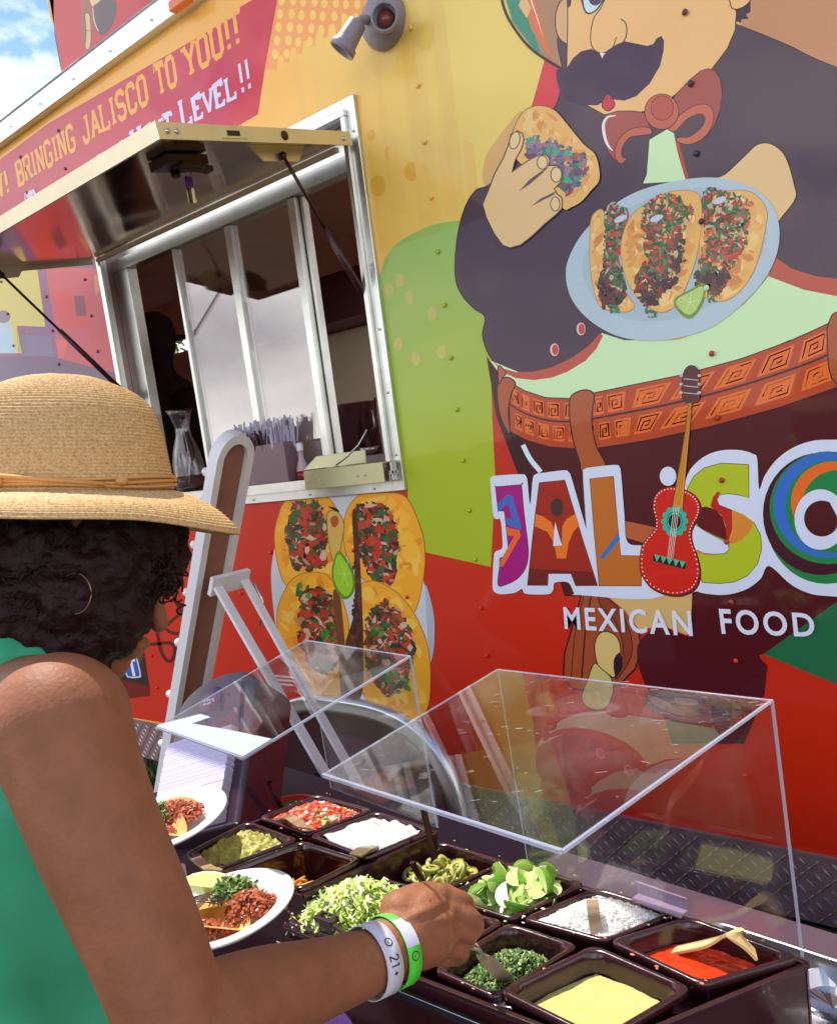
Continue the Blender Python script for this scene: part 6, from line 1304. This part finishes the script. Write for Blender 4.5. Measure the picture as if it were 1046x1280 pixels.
# angle of the camera facing side
def camang(c): v = (EYE-c); return math.atan2(v.dot(upw), v.dot(sdw))
ca1 = camang(bc1); ca2 = camang(bc2); ink = mat('ink_dark', (40, 34, 60), .6)
def on(c, r_): return lambda x, y, o: c+(sdw*math.cos(x)+upw*math.sin(x))*(r_+.0012+o)+axw*y
def cyltext(c, r_, a0, txt, wlen, hgt, sgn=1):
    pr = Print(.0, .00002, (0, 0, 1), on(c, r_)); letters(pr, txt, lambda u, v: (a0+sgn*(u-.5)*wlen/r_, (v-.5)*hgt), ink, .9, False, .9); return pr
sg_ = -1
pr = cyltext(bc1, .0335, ca1-.35, '21+', .019, .0095, sg_); pr.ell(ca1+.28, 0, .12, .0042, ink); pr.ell(ca1+.28, 0, .085, .003, mat('band_white')); pr.line([(ca1+.22, 0), (ca1+.29, -.0012), (ca1+.34, .002)], ink, .0012, False); pr.build('wristband_print', b1)
pr = Print(.0, .00002, (0, 0, 1), on(bc2, .0345)); pr.line([(ca2-.1+.05*k, 0) for k in range(18)], mat('band_label', (206, 204, 236), .5), .0152, False); pr.ell(ca2-.35, 0, .13, .0046, ink); pr.ell(ca2-.35, 0, .095, .0034, mat('band_green')); pr.line([(ca2-.40, 0), (ca2-.35, -.0012), (ca2-.30, .002)], ink, .0012, False); pr.build('wristband_print', b2)
# spoon in the hand
sp0 = D_(560, 1168, .93); sp1 = atz(632, 1224, Z_LO-.012)
spoon([D_(540, 1155, .91), D_(590, 1184, .96), D_(604, 1196, 1.02), sp1.lerp(D_(604, 1196, 1.02), .35), sp1, sp1+(sp1-D_(604, 1196, 1.02))*.12], [.006, .007, .0085, .0095, .010, .012], 'clear_spoon', 'smoky clear plastic spoon held in the hand over the cilantro', mat('smoky_spoon', (168, 148, 128), .15, coat=.7), up=(.3, -.8, .5))
# hair
hb_ = D_(80, 613, .85); hax_ = (D_(73, 473, .85)-hb_).normalized()
hairm = mat('hair_dark', (36, 8, 12), .6, spec=.3, bump=(120, .004)); mb = MB()
mb.ball(H5(-.014, 0, -.004), .096, 26, sx=1.03, sy=.92, sz=1.0, R=R5); mb.ball(H5(-.062, 0, -.045), .066, 20, R=R5); mb.ball(H5(-.03, -.05, -.05), .045, 16, R=R5); mb.ball(H5(-.03, .05, -.05), .045, 16, R=R5); mb.ball(H5(-.06, 0, -.085), .05, 16, R=R5)
mb.ball(H5(.022, 0, .03), .076, 22, R=R5, sy=.98); mb.ball(H5(.02, .045, -.02), .047, 18, R=R5); mb.ball(H5(.035, .032, .01), .05, 18, R=R5); mb.ball(H5(.0, .04, -.06), .04, 18, R=R5); mb.ball(H5(.046, .030, -.030), .046, 18, R=R5); mb.ball(H5(.030, .034, -.070), .040, 18, R=R5)
hair = remesh('hair', mb, .005, hairm, PR, 3, disp=lambda c, n: .008*noise.noise(c*70)+.004*noise.noise(c*150))
rnd = random.Random(14); mb = MB()
for i in range(120):
    c = D_(rnd.gauss(199, 9), rnd.gauss(712, 22), .86+rnd.uniform(-.05, .03)); r_ = rnd.uniform(.003, .008); a = rnd.uniform(0, 6.28); n = 12; tl = V((rnd.gauss(0, 1), rnd.gauss(0, 1), rnd.gauss(0, 1))).normalized(); x_ = tl.orthogonal().normalized(); y_ = tl.cross(x_)
    mb.tube([c+(x_*math.cos(k*.7)+y_*math.sin(k*.7))*r_+tl*(.0012*k) for k in range(n)], .0011, 5)
for i in range(700):
    th, ph = rnd.uniform(0, 6.28), rnd.uniform(-.9, 1.2); p = H5(-.02+.10*math.cos(th)*math.cos(ph)*(.95), .09*math.sin(th)*math.cos(ph), .0+.105*math.sin(ph))
    if (p-hd).dot(fx) > .06 or (p-hb_).dot(hax_) > -.012: continue
    d = (p-hd).normalized(); r_ = rnd.uniform(.003, .007); tl = V((rnd.gauss(0, 1), rnd.gauss(0, 1), rnd.gauss(0, 1))).normalized(); x_ = tl.orthogonal().normalized(); y_ = tl.cross(x_)
    mb.tube([p+(x_*math.cos(k*.9)+y_*math.sin(k*.9))*r_+d*(.0010*k) for k in range(8)], .0009, 4)
o = mb.build('hair_curls', hairm, PR, True); o['kind'] = 'stuff'
hc2 = D_(94, 742, .775); vv = (D_(94, 700, .775)-hc2).normalized(); ux = (D_(120, 742, .775)-hc2).normalized()
MB().tube([hc2+ux*(.0145*math.cos(a))+vv*(.0185*math.sin(a))+(EYE-hc2).normalized()*(.006*math.cos(a)) for a in [6.283*i/32 for i in range(33)]], .0006, 8).build('hoop_earring', mat('gold', (150, 110, 96), .35, 1), PR, True)
ey = mat('eye_white', (170, 150, 150), .2)
for s_ in (-1, 1): MB().ball(H5(.071, .034*s_, .006), .010, 12).build('eye', ey, PR, True)
# ------------------------------------------------------------------ straw hat
s85 = .85/F; hb = D_(80, 613, .85); hax = (D_(73, 473, .85)-hb).normalized(); away = (hb-EYE).normalized(); hax = (hax-away*.10).normalized()
hf = V((_X.dot(V((1, 0, 0))), _Y.dot(V((1, 0, 0))), _Z.dot(V((1, 0, 0))))); hf = (hf-hax*hf.dot(hax)).normalized(); hsd = hax.cross(hf); RH = Matrix((hf, hsd, hax)).transposed()
straw = mat('straw', (206, 168, 112), .75, spec=.25); t_ = straw.node_tree; n9 = t_.nodes; l9 = t_.links; b9 = n9['Principled BSDF']
tcn = n9.new('ShaderNodeTexCoord'); q9 = n9.new('ShaderNodeTexNoise'); q9.inputs['Scale'].default_value = 420; q9.inputs['Detail'].default_value = 3; r9 = n9.new('ShaderNodeValToRGB'); r9.color_ramp.elements[0].position = .32; r9.color_ramp.elements[1].position = .68
r9.color_ramp.elements[0].color = (*lin((188, 148, 96)), 1); r9.color_ramp.elements[1].color = (*lin((230, 196, 146)), 1); l9.new(tcn.outputs['Object'], q9.inputs[0]); l9.new(q9.outputs[0], r9.inputs[0]); l9.new(r9.outputs[0], b9.inputs['Base Color'])
bp9 = n9.new('ShaderNodeBump'); bp9.inputs['Distance'].default_value = .0012; bp9.inputs['Strength'].default_value = 1; l9.new(q9.outputs[0], bp9.inputs['Height']); l9.new(bp9.outputs[0], b9.inputs['Normal'])
ht = thing('straw_hat', 'woven straw sun hat with cord band worn by the customer', 'hat', hb)
cprof = [(.1065, 0), (.1035, .02), (.0985, .045), (.0925, .068), (.084, .084), (.070, .095), (.050, .104), (.028, .110), (.001, .1125)]
def ripple(pf, row=.0034, amp=.0015):
    pts = cat_rom([V((a, b, 0)) for a, b in pf], False, 14); out = []; s = 0; L = [0]
    for i in range(1, len(pts)): L.append(L[-1]+(pts[i]-pts[i-1]).length)
    n = int(L[-1]/row); k = 0
    for j in range(n*5+1):
        d = L[-1]*j/(n*5)
        while k < len(L)-2 and L[k+1] < d: k += 1
        f = (d-L[k])/max(1e-9, L[k+1]-L[k]); p = pts[k].lerp(pts[k+1], f); t = (pts[k+1]-pts[k]).normalized(); nn = V((t.y, -t.x, 0)); ph = (j % 5)/5
        out.append((p+nn*amp*(abs(math.sin(math.pi*ph))), t))
    return [(max(1e-4, o[0].x), o[0].y) for o in out]
def wv(v, an, r_): return V((v.x+.0006*noise.noise(V((an*9, v.z*220, 1))), v.y, v.z+.0010*noise.noise(V((an*2.2, v.z*30, 5)))))
MB().lathe(ripple(cprof), hb, 150, RH, 1, .86, wob=wv).build('crown', straw, ht, True)
def brimw(v, an, r_):
    k = max(0, (r_-.104)/.066); dz = -.010*k-.020*k*k*max(0, math.sin(an+.9))**1.5 - .010*k*max(0, math.cos(an))+.012*k*k*max(0, -math.sin(an))*0
    rr_ = 1-.02*k*abs(math.sin(an)); return V((v.x*rr_, v.y*rr_, v.z+dz+.0012*math.sin(an*5)*k))
bt_ = ripple([(.104, 0.0), (.125, .001), (.150, .0005), (.168, -.004), (.1715, -.009)]); bb_ = [(a, b-.0022) for a, b in ripple([(.1715, -.009), (.168, -.0045), (.150, 0), (.125, .0005), (.100, 0)])]
MB().lathe(bt_+bb_, hb, 150, RH, 1, .90, wob=brimw).build('brim', straw, ht, True)
cord = mat('leather_cord', (206, 152, 88), .6); mb = MB()
for dz, ph in ((.004, 0), (.0075, 1.1), (.011, 2.0)):
    mb.tube([hb+RH @ V((.1085*math.cos(a), .1085*.87*math.sin(a), dz+.0016*math.sin(a*3+ph))) for a in [6.283*i/90 for i in range(91)]], .0016, 8)
for a in (-1.75, -.75, -2.6): mb.ball(hb+RH @ V((.110*math.cos(a), .110*.87*math.sin(a), .008)), .006, 12, sz=.8)
mb.tube([hb+RH @ V((.1115*math.cos(a), .1115*.87*math.sin(a), .013-.010*abs(a+1.7))) for a in (-2.5, -2.1, -1.7, -1.3, -.9)], .0022, 8)
mb.build('band', cord, ht, True)
